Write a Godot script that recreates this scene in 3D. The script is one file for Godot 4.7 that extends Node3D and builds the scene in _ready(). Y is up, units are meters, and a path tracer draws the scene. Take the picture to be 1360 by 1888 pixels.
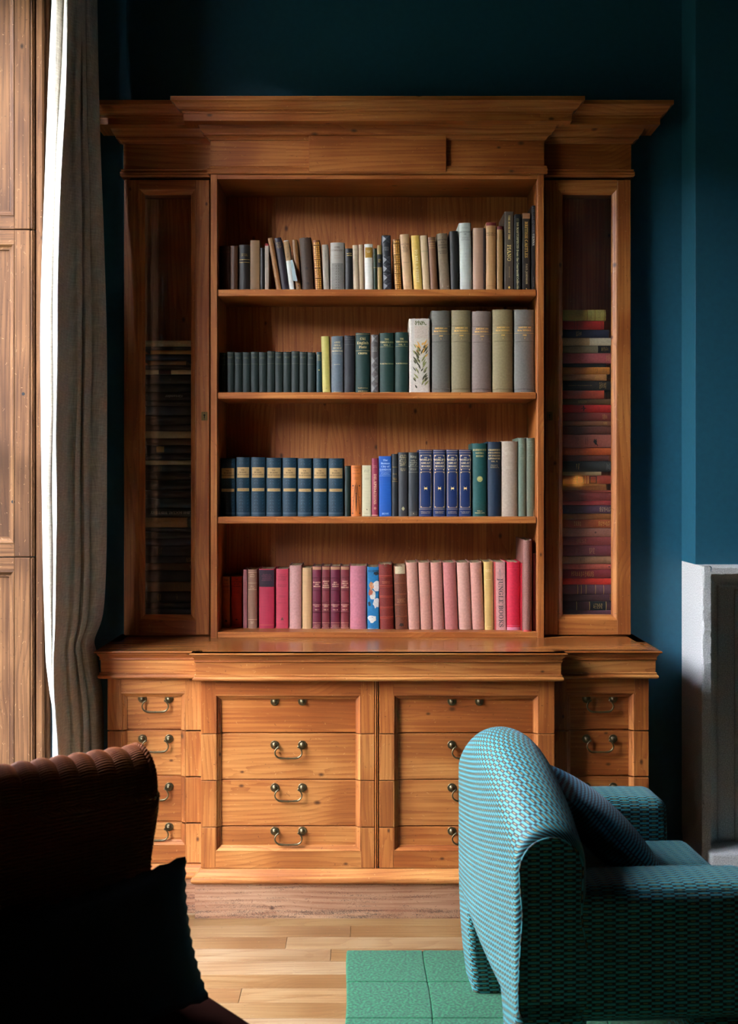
extends Node3D
# A pine breakfront bookcase in a dark teal room, lit by daylight from tall windows in the left wall.
# Metres; the camera stands at x = 0, z = 0; the back wall is at z = -4.675.

const EYE := 1.527
const CX := 0.036            # middle of the bookcase
const ZU := -4.57            # front of the open upper case
const ZW := -4.617           # front of the glazed wings
const ZB := -4.20            # front of the middle drawers
const ZBW := -4.252          # front of the side drawers
const WALL := -4.675          # the wall either side; the case stands in a recess of it

var rng := RandomNumberGenerator.new()
var M := {}                  # shared materials
var counts := {}
var glyphs := {}
var fonts := []
var ink := {}
var cloths := {}

# ------------------------------------------------------------------ mesh building
class MB:
	var v := PackedVector3Array()
	var n := PackedVector3Array()
	var t := PackedVector2Array()
	var ix := PackedInt32Array()

	func add(p: Vector3, nn: Vector3, uv: Vector2) -> int:
		v.append(p)
		n.append(nn)
		t.append(uv)
		return v.size() - 1

	func face(a: int, b: int, c: int) -> void:
		var g := (v[b] - v[a]).cross(v[c] - v[a])
		if g.dot(n[a] + n[b] + n[c]) > 0.0:
			ix.append_array([a, c, b])
		else:
			ix.append_array([a, b, c])

	func quad(a: Vector3, b: Vector3, c: Vector3, d: Vector3, ua: Vector2, ub: Vector2, uc: Vector2, ud: Vector2) -> void:
		# corners run counter-clockwise as seen from outside
		var nn := (c - a).cross(d - b).normalized()
		var i := add(a, nn, ua)
		add(b, nn, ub)
		add(c, nn, uc)
		add(d, nn, ud)
		face(i, i + 1, i + 2)
		face(i, i + 2, i + 3)

	func tri(a: Vector3, b: Vector3, c: Vector3, nn: Vector3) -> void:
		var i := add(a, nn, Vector2(a.x, a.y))
		add(b, nn, Vector2(b.x, b.y))
		add(c, nn, Vector2(c.x, c.y))
		face(i, i + 1, i + 2)

	func box(lo: Vector3, hi: Vector3, g: int, off: Vector2, r := 0.0015) -> void:
		# a chamfered box; g is the axis along which the grain runs
		var s := [lo, hi]
		r = minf(r, 0.4 * minf(hi.x - lo.x, minf(hi.y - lo.y, hi.z - lo.z)))
		var ids := {}
		for ax in 3:
			var a1 := (ax + 1) % 3
			var a2 := (ax + 2) % 3
			var ua := g
			var va := 3 - ax - g
			var k := 1.0
			if g == ax:
				ua = a1
				va = a2
				k = 0.3
			for e in 2:
				var nn := Vector3.ZERO
				nn[ax] = -1.0 if e == 0 else 1.0
				for i in 2:
					for j in 2:
						var p := Vector3.ZERO
						p[ax] = s[e][ax]
						p[a1] = s[i][a1] + (r if i == 0 else -r)
						p[a2] = s[j][a2] + (r if j == 0 else -r)
						var cor := Vector3i.ZERO
						cor[ax] = e
						cor[a1] = i
						cor[a2] = j
						ids[[ax, cor]] = add(p, nn, off + Vector2(p[ua] * k, p[va]))
				var q := []
				for ij in [[0, 0], [1, 0], [1, 1], [0, 1]]:
					var cor := Vector3i.ZERO
					cor[ax] = e
					cor[a1] = ij[0]
					cor[a2] = ij[1]
					q.append(ids[[ax, cor]])
				face(q[0], q[1], q[2])
				face(q[0], q[2], q[3])
		for ax in 3:           # the edge strips along axis ax
			var a1 := (ax + 1) % 3
			var a2 := (ax + 2) % 3
			for i in 2:
				for j in 2:
					var nn := Vector3.ZERO
					nn[a1] = -1.0 if i == 0 else 1.0
					nn[a2] = -1.0 if j == 0 else 1.0
					nn = nn.normalized()
					var q := []
					for pr in [[a1, 0], [a1, 1], [a2, 1], [a2, 0]]:
						var cor := Vector3i.ZERO
						cor[ax] = pr[1]
						cor[a1] = i
						cor[a2] = j
						var o: int = ids[[pr[0], cor]]
						q.append(add(v[o], nn, t[o]))
					face(q[0], q[1], q[2])
					face(q[0], q[2], q[3])
		for c in 8:
			var cor := Vector3i(c & 1, (c >> 1) & 1, (c >> 2) & 1)
			var nn := (Vector3(cor) * 2.0 - Vector3.ONE).normalized()
			var q := []
			for ax in 3:
				var o: int = ids[[ax, cor]]
				q.append(add(v[o], nn, t[o]))
			face(q[0], q[1], q[2])

	func sweep(pts: Array, prof: Array, off := Vector2.ZERO) -> void:
		# a moulding along a plan path; outward is to the right hand of the walk as seen from above; prof holds (outward, height), bottom first
		var m := []
		var run := [0.0]
		for i in pts.size():
			var nn := Vector3.ZERO
			var d0: Vector3 = (pts[i] - pts[i - 1]).normalized() if i > 0 else Vector3.ZERO
			var d1: Vector3 = (pts[i + 1] - pts[i]).normalized() if i < pts.size() - 1 else Vector3.ZERO
			var n0 := Vector3(-d0.z, 0, d0.x)
			var n1 := Vector3(-d1.z, 0, d1.x)
			nn = (n0 + n1) / (1.0 + n0.dot(n1)) if i > 0 and i < pts.size() - 1 else n0 + n1
			m.append(nn)
			if i > 0:
				run.append(run[-1] + pts[i].distance_to(pts[i - 1]))
		var w := 0.0
		for j in prof.size() - 1:
			var p0: Vector2 = prof[j]
			var p1: Vector2 = prof[j + 1]
			var w1 := w + p0.distance_to(p1)
			for i in pts.size() - 1:
				var a: Vector3 = pts[i] + m[i] * p0.x + Vector3.UP * p0.y
				var b: Vector3 = pts[i + 1] + m[i + 1] * p0.x + Vector3.UP * p0.y
				var c: Vector3 = pts[i + 1] + m[i + 1] * p1.x + Vector3.UP * p1.y
				var d: Vector3 = pts[i] + m[i] * p1.x + Vector3.UP * p1.y
				quad(a, b, c, d, off + Vector2(run[i], w), off + Vector2(run[i + 1], w), off + Vector2(run[i + 1], w1), off + Vector2(run[i], w1))
			w = w1

	func mould(a: Vector2, b: Vector2, inward: Vector2, prof: Array, ma: bool, mb: bool, off := Vector2.ZERO) -> void:
		# a straight panel moulding in a plane across z, from a to b, prof holds (inset, z); mitred at an end where ma or mb says so
		var along := (b - a).normalized()
		var ln := a.distance_to(b)
		for j in prof.size() - 1:
			var p0: Vector2 = prof[j]
			var p1: Vector2 = prof[j + 1]
			var q := []
			for e in [[p0, 0], [p0, 1], [p1, 1], [p1, 0]]:
				var pp: Vector2 = e[0]
				var s := (pp.x if ma else 0.0) if e[1] == 0 else ln - (pp.x if mb else 0.0)
				var xy := a + along * s + inward * pp.x
				q.append([Vector3(xy.x, xy.y, pp.y), off + Vector2(s, pp.x)])
			var nn: Vector3 = (q[2][0] - q[0][0]).cross(q[3][0] - q[1][0]).normalized()
			if nn.z < 0.0:
				nn = -nn
			var i := v.size()
			for e in q:
				add(e[0], nn, e[1])
			face(i, i + 1, i + 2)
			face(i, i + 2, i + 3)

	func frame(x0: float, y0: float, x1: float, y1: float, prof: Array, off := Vector2.ZERO) -> void:
		mould(Vector2(x0, y0), Vector2(x1, y0), Vector2(0, 1), prof, true, true, off)
		mould(Vector2(x0, y1), Vector2(x1, y1), Vector2(0, -1), prof, true, true, off)
		mould(Vector2(x0, y0), Vector2(x0, y1), Vector2(1, 0), prof, true, true, off)
		mould(Vector2(x1, y0), Vector2(x1, y1), Vector2(-1, 0), prof, true, true, off)

	func grid(p: Array, uv: Array, flip := false, wrap := false) -> void:
		# a smooth sheet through rows of points
		var h := p.size()
		var w: int = p[0].size()
		var base := v.size()
		for i in h:
			for j in w:
				var i0 := maxi(i - 1, 0)
				var i1 := mini(i + 1, h - 1)
				var j0 := j - 1
				var j1 := j + 1
				if wrap:
					j0 = (j0 + w - 1) % (w - 1)
					j1 = j1 % (w - 1)
				else:
					j0 = maxi(j0, 0)
					j1 = mini(j1, w - 1)
				var nn: Vector3 = (p[i][j1] - p[i][j0]).cross(p[i1][j] - p[i0][j])
				if nn.length_squared() < 1e-20:
					nn = Vector3.UP
				nn = nn.normalized()
				add(p[i][j], -nn if flip else nn, uv[i][j])
		for i in h - 1:
			for j in w - 1:
				var a := base + i * w + j
				face(a, a + 1, a + w + 1)
				face(a, a + w + 1, a + w)

	func tube(path: Array, rad, sides := 8, caps := true) -> void:
		# rad: a number, or one per point
		var rows := []
		var uvs := []
		var side := Vector3.ZERO
		var run := 0.0
		for i in path.size():
			var d: Vector3 = (path[mini(i + 1, path.size() - 1)] - path[maxi(i - 1, 0)]).normalized()
			if side == Vector3.ZERO:
				side = d.cross(Vector3.UP if absf(d.y) < 0.9 else Vector3.RIGHT).normalized()
			side = (side - d * side.dot(d)).normalized()
			var up := side.cross(d)
			var r: float = rad if rad is float else rad[i]
			if i > 0:
				run += path[i].distance_to(path[i - 1])
			var row := []
			var ur := []
			for k in sides + 1:
				var a := TAU * k / sides
				row.append(path[i] + (side * cos(a) + up * sin(a)) * r)
				ur.append(Vector2(run, r * a))
			rows.append(row)
			uvs.append(ur)
		var base := v.size()
		for i in rows.size():
			for k in sides + 1:
				add(rows[i][k], (rows[i][k] - path[i]).normalized(), uvs[i][k])
		var w := sides + 1
		for i in rows.size() - 1:
			for k in sides:
				var a := base + i * w + k
				face(a, a + 1, a + w + 1)
				face(a, a + w + 1, a + w)
		if caps:
			for e in [0, rows.size() - 1]:
				var dn: Vector3 = (path[1] - path[0]).normalized() * -1.0 if e == 0 else (path[-1] - path[-2]).normalized()
				var c := add(path[e], dn, Vector2.ZERO)
				for k in sides:
					var a := add(rows[e][k], dn, Vector2.ZERO)
					var b := add(rows[e][k + 1], dn, Vector2.ZERO)
					face(c, a, b)

	func lathe(at: Vector3, prof: Array, seg := 24, knurl := 0) -> void:
		# round an axis along z; prof holds (radius, z); smooth along the profile
		var rows := []
		var uvs := []
		for k in seg + 1:
			var a := TAU * k / seg
			var row := []
			var ur := []
			for j in prof.size():
				var pr: Vector2 = prof[j]
				var r := pr.x * (1.0 + (0.07 if knurl and j in [1, 2] and k % 2 == 0 else 0.0))
				row.append(at + Vector3(cos(a) * r, sin(a) * r, pr.y))
				ur.append(Vector2(a * 0.01, pr.y))
			rows.append(row)
			uvs.append(ur)
		grid(rows, uvs, true)

	func soft(c: Vector3, h: Vector3, r: float, crown: Vector3, basis := Basis.IDENTITY, nseg := 6, uo := Vector2.ZERO) -> void:
		# a box with rounded edges and swelling sides, upholstery and stone; h: half sizes
		r = minf(r, minf(h.x, minf(h.y, h.z)))
		for ax in 3:
			var a1 := (ax + 1) % 3
			var a2 := (ax + 2) % 3
			var l1 := steps(h[a1], r, nseg)
			var l2 := steps(h[a2], r, nseg)
			for e in [-1.0, 1.0]:
				var base := v.size()
				for i in l1.size():
					for j in l2.size():
						var p := Vector3.ZERO
						p[ax] = e * h[ax]
						p[a1] = l1[i]
						p[a2] = l2[j]
						var inner := p.clamp(-(h - Vector3.ONE * r), h - Vector3.ONE * r)
						var nn := (p - inner).normalized()
						var q := inner + nn * r
						var k1 := 1.0 - pow(q[a1] / h[a1], 2)
						var k2 := 1.0 - pow(q[a2] / h[a2], 2)
						q[ax] += e * crown[ax] * k1 * k2
						var uv := Vector2(p.x, p.y)
						if ax == 0:
							uv = Vector2(p.z, p.y)
						elif ax == 1:
							uv = Vector2(p.x, p.z)
						var tilt := nn
						tilt[a1] += crown[ax] * 2.0 * q[a1] / (h[a1] * h[a1]) * k2
						tilt[a2] += crown[ax] * 2.0 * q[a2] / (h[a2] * h[a2]) * k1
						add(c + basis * q, (basis * tilt).normalized(), uv + uo)
				var w := l2.size()
				for i in l1.size() - 1:
					for j in w - 1:
						var a := base + i * w + j
						face(a, a + 1, a + w + 1)
						face(a, a + w + 1, a + w)

	func steps(h: float, r: float, k: int) -> Array:
		var out := []
		for i in k:
			out.append(-h + r * (1.0 - cos(PI / 2 * i / k)))
		var m := maxi(2, int((h - r) * 2.0 / 0.03))
		for i in m + 1:
			out.append(lerpf(-h + r, h - r, float(i) / m))
		for i in k:
			out.append(h - r + r * sin(PI / 2 * (i + 1) / k))
		return out

	func append(o: MB, tr: Transform3D) -> void:
		var base := v.size()
		for i in o.v.size():
			v.append(tr * o.v[i])
			n.append((tr.basis * o.n[i]).normalized())
			t.append(o.t[i])
		for i in o.ix:
			ix.append(base + i)

	func mesh(m: Material) -> ArrayMesh:
		var a := []
		a.resize(Mesh.ARRAY_MAX)
		a[Mesh.ARRAY_VERTEX] = v
		a[Mesh.ARRAY_NORMAL] = n
		a[Mesh.ARRAY_TEX_UV] = t
		a[Mesh.ARRAY_INDEX] = ix
		var me := ArrayMesh.new()
		me.add_surface_from_arrays(Mesh.PRIMITIVE_TRIANGLES, a)
		me.surface_set_material(0, m)
		return me


func numbered(called: String) -> String:
	counts[called] = counts.get(called, 0) + 1
	return called if counts[called] == 1 else "%s_%03d" % [called, counts[called] - 1]


func thing(called: String, label: String, category: String, at := Vector3.ZERO, group := "") -> Node3D:
	var o := Node3D.new()
	o.name = numbered(called)
	add_child(o)
	o.position = at
	o.set_meta("label", label)
	o.set_meta("category", category)
	if group:
		o.set_meta("group", group)
	return o


func part(called: String, mb: MB, m: Material, parent: Node3D, stuff := false) -> MeshInstance3D:
	var o := MeshInstance3D.new()
	o.name = called if parent != self else numbered(called)
	o.mesh = mb.mesh(m)
	parent.add_child(o, true)
	if stuff:
		o.set_meta("kind", "stuff")
	return o


func struct(called: String, mb: MB, m: Material) -> MeshInstance3D:
	var o := part(called, mb, m, self)
	o.set_meta("kind", "structure")
	return o


func go() -> Vector2:
	# a fresh patch of the grain for each piece
	return Vector2(rng.randf_range(0.0, 2.4), rng.randf_range(0.0, 0.6))


func box(lo: Vector3, hi: Vector3, g: int, r := 0.0015) -> MB:
	var b := MB.new()
	b.box(lo, hi, g, go(), r)
	return b


func smooth(pts: Array, k: int) -> Array:
	# Catmull-Rom through the points
	var out := []
	for i in pts.size() - 1:
		var a = pts[maxi(i - 1, 0)]
		var b = pts[i]
		var c = pts[i + 1]
		var d = pts[mini(i + 2, pts.size() - 1)]
		for s in k:
			var u := float(s) / k
			out.append(0.5 * ((2.0 * b) + (c - a) * u + (2.0 * a - 5.0 * b + 4.0 * c - d) * u * u + (3.0 * b - a - 3.0 * c + d) * u * u * u))
	out.append(pts[-1])
	return out


# ------------------------------------------------------------------ the scene
func _ready() -> void:
	rng.seed = 20240611
	var cam := Camera3D.new()
	cam.name = "camera"
	cam.projection = Camera3D.PROJECTION_FRUSTUM
	cam.keep_aspect = Camera3D.KEEP_HEIGHT
	cam.near = 0.05
	cam.far = 120.0
	cam.size = 0.05 * 1888.0 / 2220.0
	cam.frustum_offset = Vector2(2.0, -62.0) / 2220.0 * 0.05     # a little falling front keeps the uprights upright
	cam.position = Vector3(0, EYE, 0)
	cam.current = true
	var lens := CameraAttributesPhysical.new()
	lens.frustum_focal_length = 42.3
	lens.frustum_focus_distance = 4.5
	lens.frustum_near = 0.05
	lens.frustum_far = 120.0
	lens.exposure_aperture = 5.6
	cam.attributes = lens
	add_child(cam)
	var env := Environment.new()
	env.background_mode = Environment.BG_SKY
	var sky := Sky.new()
	var sm := ProceduralSkyMaterial.new()
	sm.sky_top_color = Color(0.56, 0.62, 0.71)
	sm.sky_horizon_color = Color(1.0, 0.99, 0.98)
	sm.sky_curve = 0.3
	sm.sky_energy_multiplier = 1.5
	sm.ground_bottom_color = Color(0.10, 0.11, 0.08)
	sm.ground_horizon_color = Color(0.14, 0.15, 0.12)
	sky.sky_material = sm
	env.sky = sky
	env.background_energy_multiplier = 1.0
	env.tonemap_mode = Environment.TONE_MAPPER_LINEAR
	env.tonemap_exposure = 44.0
	env.sdfgi_enabled = true
	env.ssao_enabled = true
	env.ssil_enabled = true
	var we := WorldEnvironment.new()
	we.name = "daylight"
	we.environment = env
	add_child(we)
	surfaces()
	room()
	shutters()
	fireplace()
	hedge()
	counter()
	upper_case()
	wing(0)
	wing(1)
	cornice()
	chests()
	rug()
	curtain()
	armchair()
	wicker_chair()
	floor_lamp()
	books()


# ------------------------------------------------------------------ surfaces
func noise(s: int, f: float, oct := 3) -> FastNoiseLite:
	var z := FastNoiseLite.new()
	z.seed = s
	z.frequency = f
	z.fractal_octaves = oct
	z.noise_type = FastNoiseLite.TYPE_SIMPLEX_SMOOTH
	return z


func field(s: int, f: float, oct: int, w: int, h: int, tw: int, th: int) -> PackedByteArray:
	# tiling noise of w x h cells stretched to tw x th
	var im := noise(s, f, oct).get_seamless_image(w, h)
	im.convert(Image.FORMAT_L8)
	im.resize(tw, th, Image.INTERPOLATE_CUBIC)
	return im.get_data()


func wood(s: int, rings: int, swirl: float, dark: Color, mid: Color, pale: Color, knots: int, nicks: int, grime := 0.0) -> ImageTexture:
	# 2.4 m of grain by 0.6 m across, tiling
	var w := 1536
	var h := 512
	var low := field(s, 0.012, 2, 96, 128, w, h)
	var fine := field(s + 1, 0.09, 3, 48, 512, w, h)
	var blot := field(s + 2, 0.02, 3, 192, 64, w, h)
	var warp := PackedFloat32Array()
	warp.resize(w * h)
	var spot := PackedFloat32Array()
	spot.resize(w * h)
	for k in knots:
		var kx := rng.randi_range(0, w - 1)
		var ky := rng.randi_range(0, h - 1)
		var r := rng.randf_range(3.5, 8.0)
		for dy in range(-60, 61):
			for dx in range(-110, 111):
				var e := sqrt(pow(dx / 2.2, 2) + dy * dy)
				var i := ((ky + dy + h) % h) * w + (kx + dx + w) % w
				warp[i] += (1.0 if dy > 0 else -1.0) * exp(-pow(e / (r * 2.6), 2)) * 0.9 * minf(1.0, absf(dy) / 6.0)
				spot[i] = maxf(spot[i], clampf(1.3 - sqrt(pow(dx / 1.2, 2) + dy * dy) / r, 0.0, 1.0))
	var out := PackedByteArray()
	out.resize(w * h * 3)
	for y in h:
		var yy := float(y) / h * rings
		for x in w:
			var i := y * w + x
			var q := yy + (low[i] - 128) * swirl + warp[i]
			q -= floor(q)
			var ring := q * q * q
			var f := fine[i] / 255.0 - 0.5
			var b := blot[i] / 255.0 - 0.5
			var c := mid.lerp(pale, clampf(0.38 + f * 0.7 + b * 1.4 - ring * 0.3, 0.0, 1.0))
			c = c.lerp(dark, clampf(ring * 0.30 - f * 0.45 + maxf(0.0, -b) * 1.0, 0.0, 0.9))
			c = c.lerp(dark.darkened(0.45), spot[i] * 0.8)
			out[i * 3] = int(clampf(c.r, 0.0, 1.0) * 255.0)
			out[i * 3 + 1] = int(clampf(c.g, 0.0, 1.0) * 255.0)
			out[i * 3 + 2] = int(clampf(c.b, 0.0, 1.0) * 255.0)
	var im := Image.create_from_data(w, h, false, Image.FORMAT_RGB8, out)
	for k in nicks:            # small scratches and specks of old wear
		var p := Vector2(rng.randi_range(4, w - 20), rng.randi_range(4, h - 20))
		var d := Vector2.from_angle(rng.randf_range(0, TAU)) * Vector2(1.5, 1.0)
		var c := pale.lerp(Color(1, 0.93, 0.8), 0.4) if rng.randf() < 0.6 else dark.darkened(0.4)
		for q in rng.randi_range(1, 6):
			var xy := Vector2i((p + d * q).posmodv(Vector2(w, h)))
			im.set_pixelv(xy, im.get_pixelv(xy).lerp(c, 0.7))
	for k in int(grime):       # scuffs of dirt and lost varnish
		var cx := rng.randi_range(0, w - 1)
		var cy := rng.randi_range(0, h - 1) if k % 4 else rng.randi_range(43, 66)
		var rx := rng.randi_range(4, 30)
		var c := Color(0.16, 0.13, 0.12) if k % 3 else Color(0.8, 0.66, 0.52)
		for q in rx * 4:
			var xy := Vector2i((cx + int(rng.randfn(0, rx)) + w * 2) % w, (cy + int(rng.randfn(0, 2.2)) + h) % h)
			im.set_pixelv(xy, im.get_pixelv(xy).lerp(c, 0.42))
	im.generate_mipmaps()
	return ImageTexture.create_from_image(im)


func speckle(s: int, size: int, f: float, oct: int, a: Color, b: Color, streak := Vector2(1, 1)) -> ImageTexture:
	var im := noise(s, f, oct).get_seamless_image(int(size / streak.x), int(size / streak.y))
	im.convert(Image.FORMAT_L8)
	im.resize(size, size, Image.INTERPOLATE_CUBIC)
	var src := im.get_data()
	var out := PackedByteArray()
	out.resize(size * size * 3)
	for i in size * size:
		var c := a.lerp(b, src[i] / 255.0)
		out[i * 3] = int(c.r * 255.0)
		out[i * 3 + 1] = int(c.g * 255.0)
		out[i * 3 + 2] = int(c.b * 255.0)
	return ImageTexture.create_from_image(Image.create_from_data(size, size, false, Image.FORMAT_RGB8, out))


func weave(s: int, size: int, threads: int, a: Color, b: Color, slub: float) -> ImageTexture:
	# plain cloth: warp and weft threads with uneven colour
	var n1 := field(s, 0.05, 2, 32, size, size, size)
	var n2 := field(s + 1, 0.05, 2, size, 32, size, size)
	var out := PackedByteArray()
	out.resize(size * size * 3)
	for y in size:
		for x in size:
			var i := y * size + x
			var over := (x * threads / size + y * threads / size) % 2 == 0
			var u := sin(PI * fposmod(float(x) * threads / size, 1.0))
			var v := sin(PI * fposmod(float(y) * threads / size, 1.0))
			var k := (v if over else u) * 0.6 + ((n1[i] if over else n2[i]) / 255.0 - 0.5) * slub + 0.2
			var c := a.lerp(b, clampf(k, 0.0, 1.0))
			out[i * 3] = int(c.r * 255.0)
			out[i * 3 + 1] = int(c.g * 255.0)
			out[i * 3 + 2] = int(c.b * 255.0)
	return ImageTexture.create_from_image(Image.create_from_data(size, size, false, Image.FORMAT_RGB8, out))


func dashes() -> Array:
	# the armchair's woven cloth: teal floats in brick order on a dark olive ground, a short gold stitch between them; one repeat is 56 x 13.4 mm
	var w := 256
	var h := 64
	var im := Image.create(w, h, false, Image.FORMAT_RGB8)
	var hm := Image.create(w, h, false, Image.FORMAT_RGB8)
	var nz := noise(77, 0.9, 1)
	for y in h:
		for x in w:
			var row := y / 32
			var xx := (x + row * 128) % w
			var yy := y % 32
			var c := Color(0.17, 0.18, 0.10)
			var z := 0.22 + 0.04 * (x % 4)
			var fx := (xx - 64) / 64.0
			var fy := (yy - 16) / 14.0
			if absf(fx) < 1.0 and absf(fy) < 1.0:
				var g := 0.5 + 0.5 * nz.get_noise_2d(x * 0.15, y * 5.0)
				c = Color(0.13, 0.47, 0.50).lerp(Color(0.28, 0.64, 0.66), g)
				z = 0.45 + 0.5 * sqrt(1.0 - fy * fy)
			elif absf(xx - 192) < 26 and absf(yy - 16) < 4:
				c = Color(0.62, 0.57, 0.35)
				z = 0.5
			elif absf(fx) > 1.0 and absf(yy - 16) < 9:
				c = Color(0.06, 0.063, 0.05)
			im.set_pixel(x, y, c)
			hm.set_pixel(x, y, Color(z, z, z))
	return [ImageTexture.create_from_image(im), ImageTexture.create_from_image(hm)]


func twill() -> ImageTexture:
	var im := Image.create(128, 128, false, Image.FORMAT_RGB8)
	for y in 128:
		for x in 128:
			var k := fposmod(y / 16.0 + (x % 64) / 64.0 * 0.7 + (0.5 if x / 64 else 0.0), 1.0)
			var on := k < 0.5 and (x % 64) > 3
			im.set_pixel(x, y, Color(0.25, 0.55, 0.63) if on else Color(0.06, 0.14, 0.20))
	return ImageTexture.create_from_image(im)


func mat(c: Color, rough: float, tex: Texture2D = null, scale := Vector3.ONE, tri := false, spec := 0.5) -> StandardMaterial3D:
	var m := StandardMaterial3D.new()
	m.albedo_color = c
	m.roughness = rough
	m.metallic_specular = spec
	if tex:
		m.albedo_texture = tex
		m.uv1_scale = scale
		m.uv1_triplanar = tri
	return m


func bump(m: StandardMaterial3D, tex: Texture2D, cm: float) -> StandardMaterial3D:
	m.heightmap_enabled = true
	m.heightmap_texture = tex
	m.heightmap_scale = cm
	return m


func surfaces() -> void:
	var pine := wood(11, 34, 0.020, Color(0.48, 0.24, 0.095), Color(0.695, 0.41, 0.195), Color(0.80, 0.545, 0.30), 16, 900)
	var old := wood(31, 34, 0.014, Color(0.17, 0.10, 0.055), Color(0.29, 0.19, 0.115), Color(0.40, 0.285, 0.185), 14, 1200)
	var plinth := wood(51, 24, 0.022, Color(0.52, 0.31, 0.20), Color(0.72, 0.50, 0.36), Color(0.82, 0.63, 0.48), 8, 2600, 1300.0)
	var oak := wood(71, 24, 0.030, Color(0.40, 0.265, 0.155), Color(0.515, 0.385, 0.255), Color(0.575, 0.47, 0.345), 0, 300)
	var g := Vector3(1.0 / 2.4, 1.0 / 0.6, 1)
	M.pine = mat(Color(0.98, 0.96, 0.93), 0.42, pine, g)
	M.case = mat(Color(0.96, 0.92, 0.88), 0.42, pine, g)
	M.case_pale = mat(Color(1.0, 0.97, 0.93), 0.42, pine, g)
	M.pine_pale = mat(Color(1.0, 1.0, 0.98), 0.42, pine, g)
	M.pine_red = mat(Color(0.96, 0.89, 0.83), 0.40, pine, g)
	M.pine_deep = mat(Color(0.94, 0.89, 0.84), 0.40, pine, g)
	M.pine_inside = mat(Color(0.96, 0.92, 0.88), 0.6, pine, g)
	M.top = mat(Color(0.86, 0.84, 0.82), 0.26, pine, g)
	M.shutter = mat(Color(1.0, 0.96, 0.90), 0.62, old, g, false, 0.25)
	M.plinth = mat(Color(0.84, 0.83, 0.82), 0.6, plinth, g)
	M.planks = []
	for c in [Color(1, 0.98, 0.94), Color(0.97, 0.92, 0.84), Color(0.92, 0.86, 0.76), Color(1.0, 0.97, 0.92), Color(0.96, 0.90, 0.78), Color(1, 1, 1)]:
		M.planks.append(mat(c, 0.36, oak, g))
	var paint := speckle(91, 256, 0.06, 3, Color(0.93, 0.93, 0.93), Color(1, 1, 1))
	M.teal = bump(mat(Color(0.13, 0.36, 0.44), 0.5, paint, Vector3.ONE * 2.0, true), paint, 0.015)
	M.dark_ceiling = mat(Color(0.07, 0.09, 0.10), 0.9)
	var grit := speckle(93, 512, 0.11, 5, Color(0.66, 0.65, 0.63), Color(0.98, 0.97, 0.95))
	M.stone = bump(mat(Color(0.95, 0.95, 0.95), 0.85, grit, Vector3.ONE * 3.0, true), grit, 0.14)
	M.outside_stone = mat(Color(0.42, 0.38, 0.33), 0.9, grit, Vector3.ONE * 0.4, true)
	M.lawn = mat(Color(0.20, 0.26, 0.12), 0.95, grit, Vector3.ONE * 0.5, true)
	M.leaf = mat(Color(0.13, 0.19, 0.09), 0.8, grit, Vector3.ONE * 0.8, true)
	var linen := weave(95, 256, 64, Color(0.60, 0.57, 0.53), Color(0.90, 0.88, 0.84), 0.8)
	M.linen = bump(mat(Color(1, 1, 1), 0.9, linen, Vector3(10, 10, 10)), linen, 0.03)
	M.linen.backlight_enabled = true
	M.linen.backlight = Color(0.10, 0.09, 0.08)
	var d := dashes()
	M.dash = bump(mat(Color(1, 1, 1), 0.62, d[0], Vector3(1 / 0.056, 1 / 0.0134, 1)), d[1], 0.10)
	M.dash.rim_enabled = true
	M.dash.rim = 0.12
	M.dash.rim_tint = 0.8
	M.pillow = mat(Color(1, 1, 1), 0.8, twill(), Vector3(1 / 0.05, 1 / 0.08, 1))
	M.pillow.rim_enabled = true
	M.pillow.rim = 0.3
	var pile := speckle(97, 512, 0.05, 6, Color(0.0, 0.15, 0.07), Color(0.08, 0.48, 0.28))
	M.rug = bump(mat(Color(1, 1, 1), 0.95, pile, Vector3(3.4, 3.4, 3.4), true), speckle(98, 512, 0.42, 2, Color(0, 0, 0), Color(1, 1, 1)), 0.22)
	M.rug.rim_enabled = true
	M.rug.rim = 0.15
	M.rug.rim_tint = 1.0
	var strand := speckle(99, 128, 0.08, 3, Color(0.42, 0.20, 0.08), Color(0.68, 0.37, 0.165))
	M.cane = mat(Color(1.0, 1.0, 1.0), 0.7, strand, Vector3(12, 30, 1), false, 0.18)
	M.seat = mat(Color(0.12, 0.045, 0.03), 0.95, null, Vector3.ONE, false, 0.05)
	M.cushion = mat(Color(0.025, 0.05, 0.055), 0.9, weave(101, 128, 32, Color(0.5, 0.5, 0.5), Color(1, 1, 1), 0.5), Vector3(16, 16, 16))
	M.brass = mat(Color(0.45, 0.39, 0.28), 0.34)
	M.brass.metallic = 0.85
	M.key = mat(Color(0.46, 0.38, 0.22), 0.4)
	M.key.metallic = 0.7
	M.dark = mat(Color(0.02, 0.015, 0.012), 0.9)
	M.glass = mat(Color(0.96, 1.0, 0.98, 0.01), 0.03)
	M.glass.transparency = BaseMaterial3D.TRANSPARENCY_ALPHA
	M.paper = mat(Color(0.78, 0.69, 0.53), 0.9, speckle(103, 128, 0.05, 2, Color(0.7, 0.7, 0.68), Color(1, 1, 1), Vector2(1, 32)), Vector3(9, 9, 9), true)
	M.white_paint = mat(Color(0.72, 0.72, 0.70), 0.5)
	M.cloth = weave(105, 256, 56, Color(0.86, 0.86, 0.86), Color(1, 1, 1), 0.6)
	M.worn = speckle(107, 512, 0.035, 5, Color(0.87, 0.86, 0.85), Color(1.0, 1.0, 1.0))
	M.rough_leather = speckle(109, 256, 0.12, 4, Color(0.5, 0.48, 0.46), Color(1, 1, 1))


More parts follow.
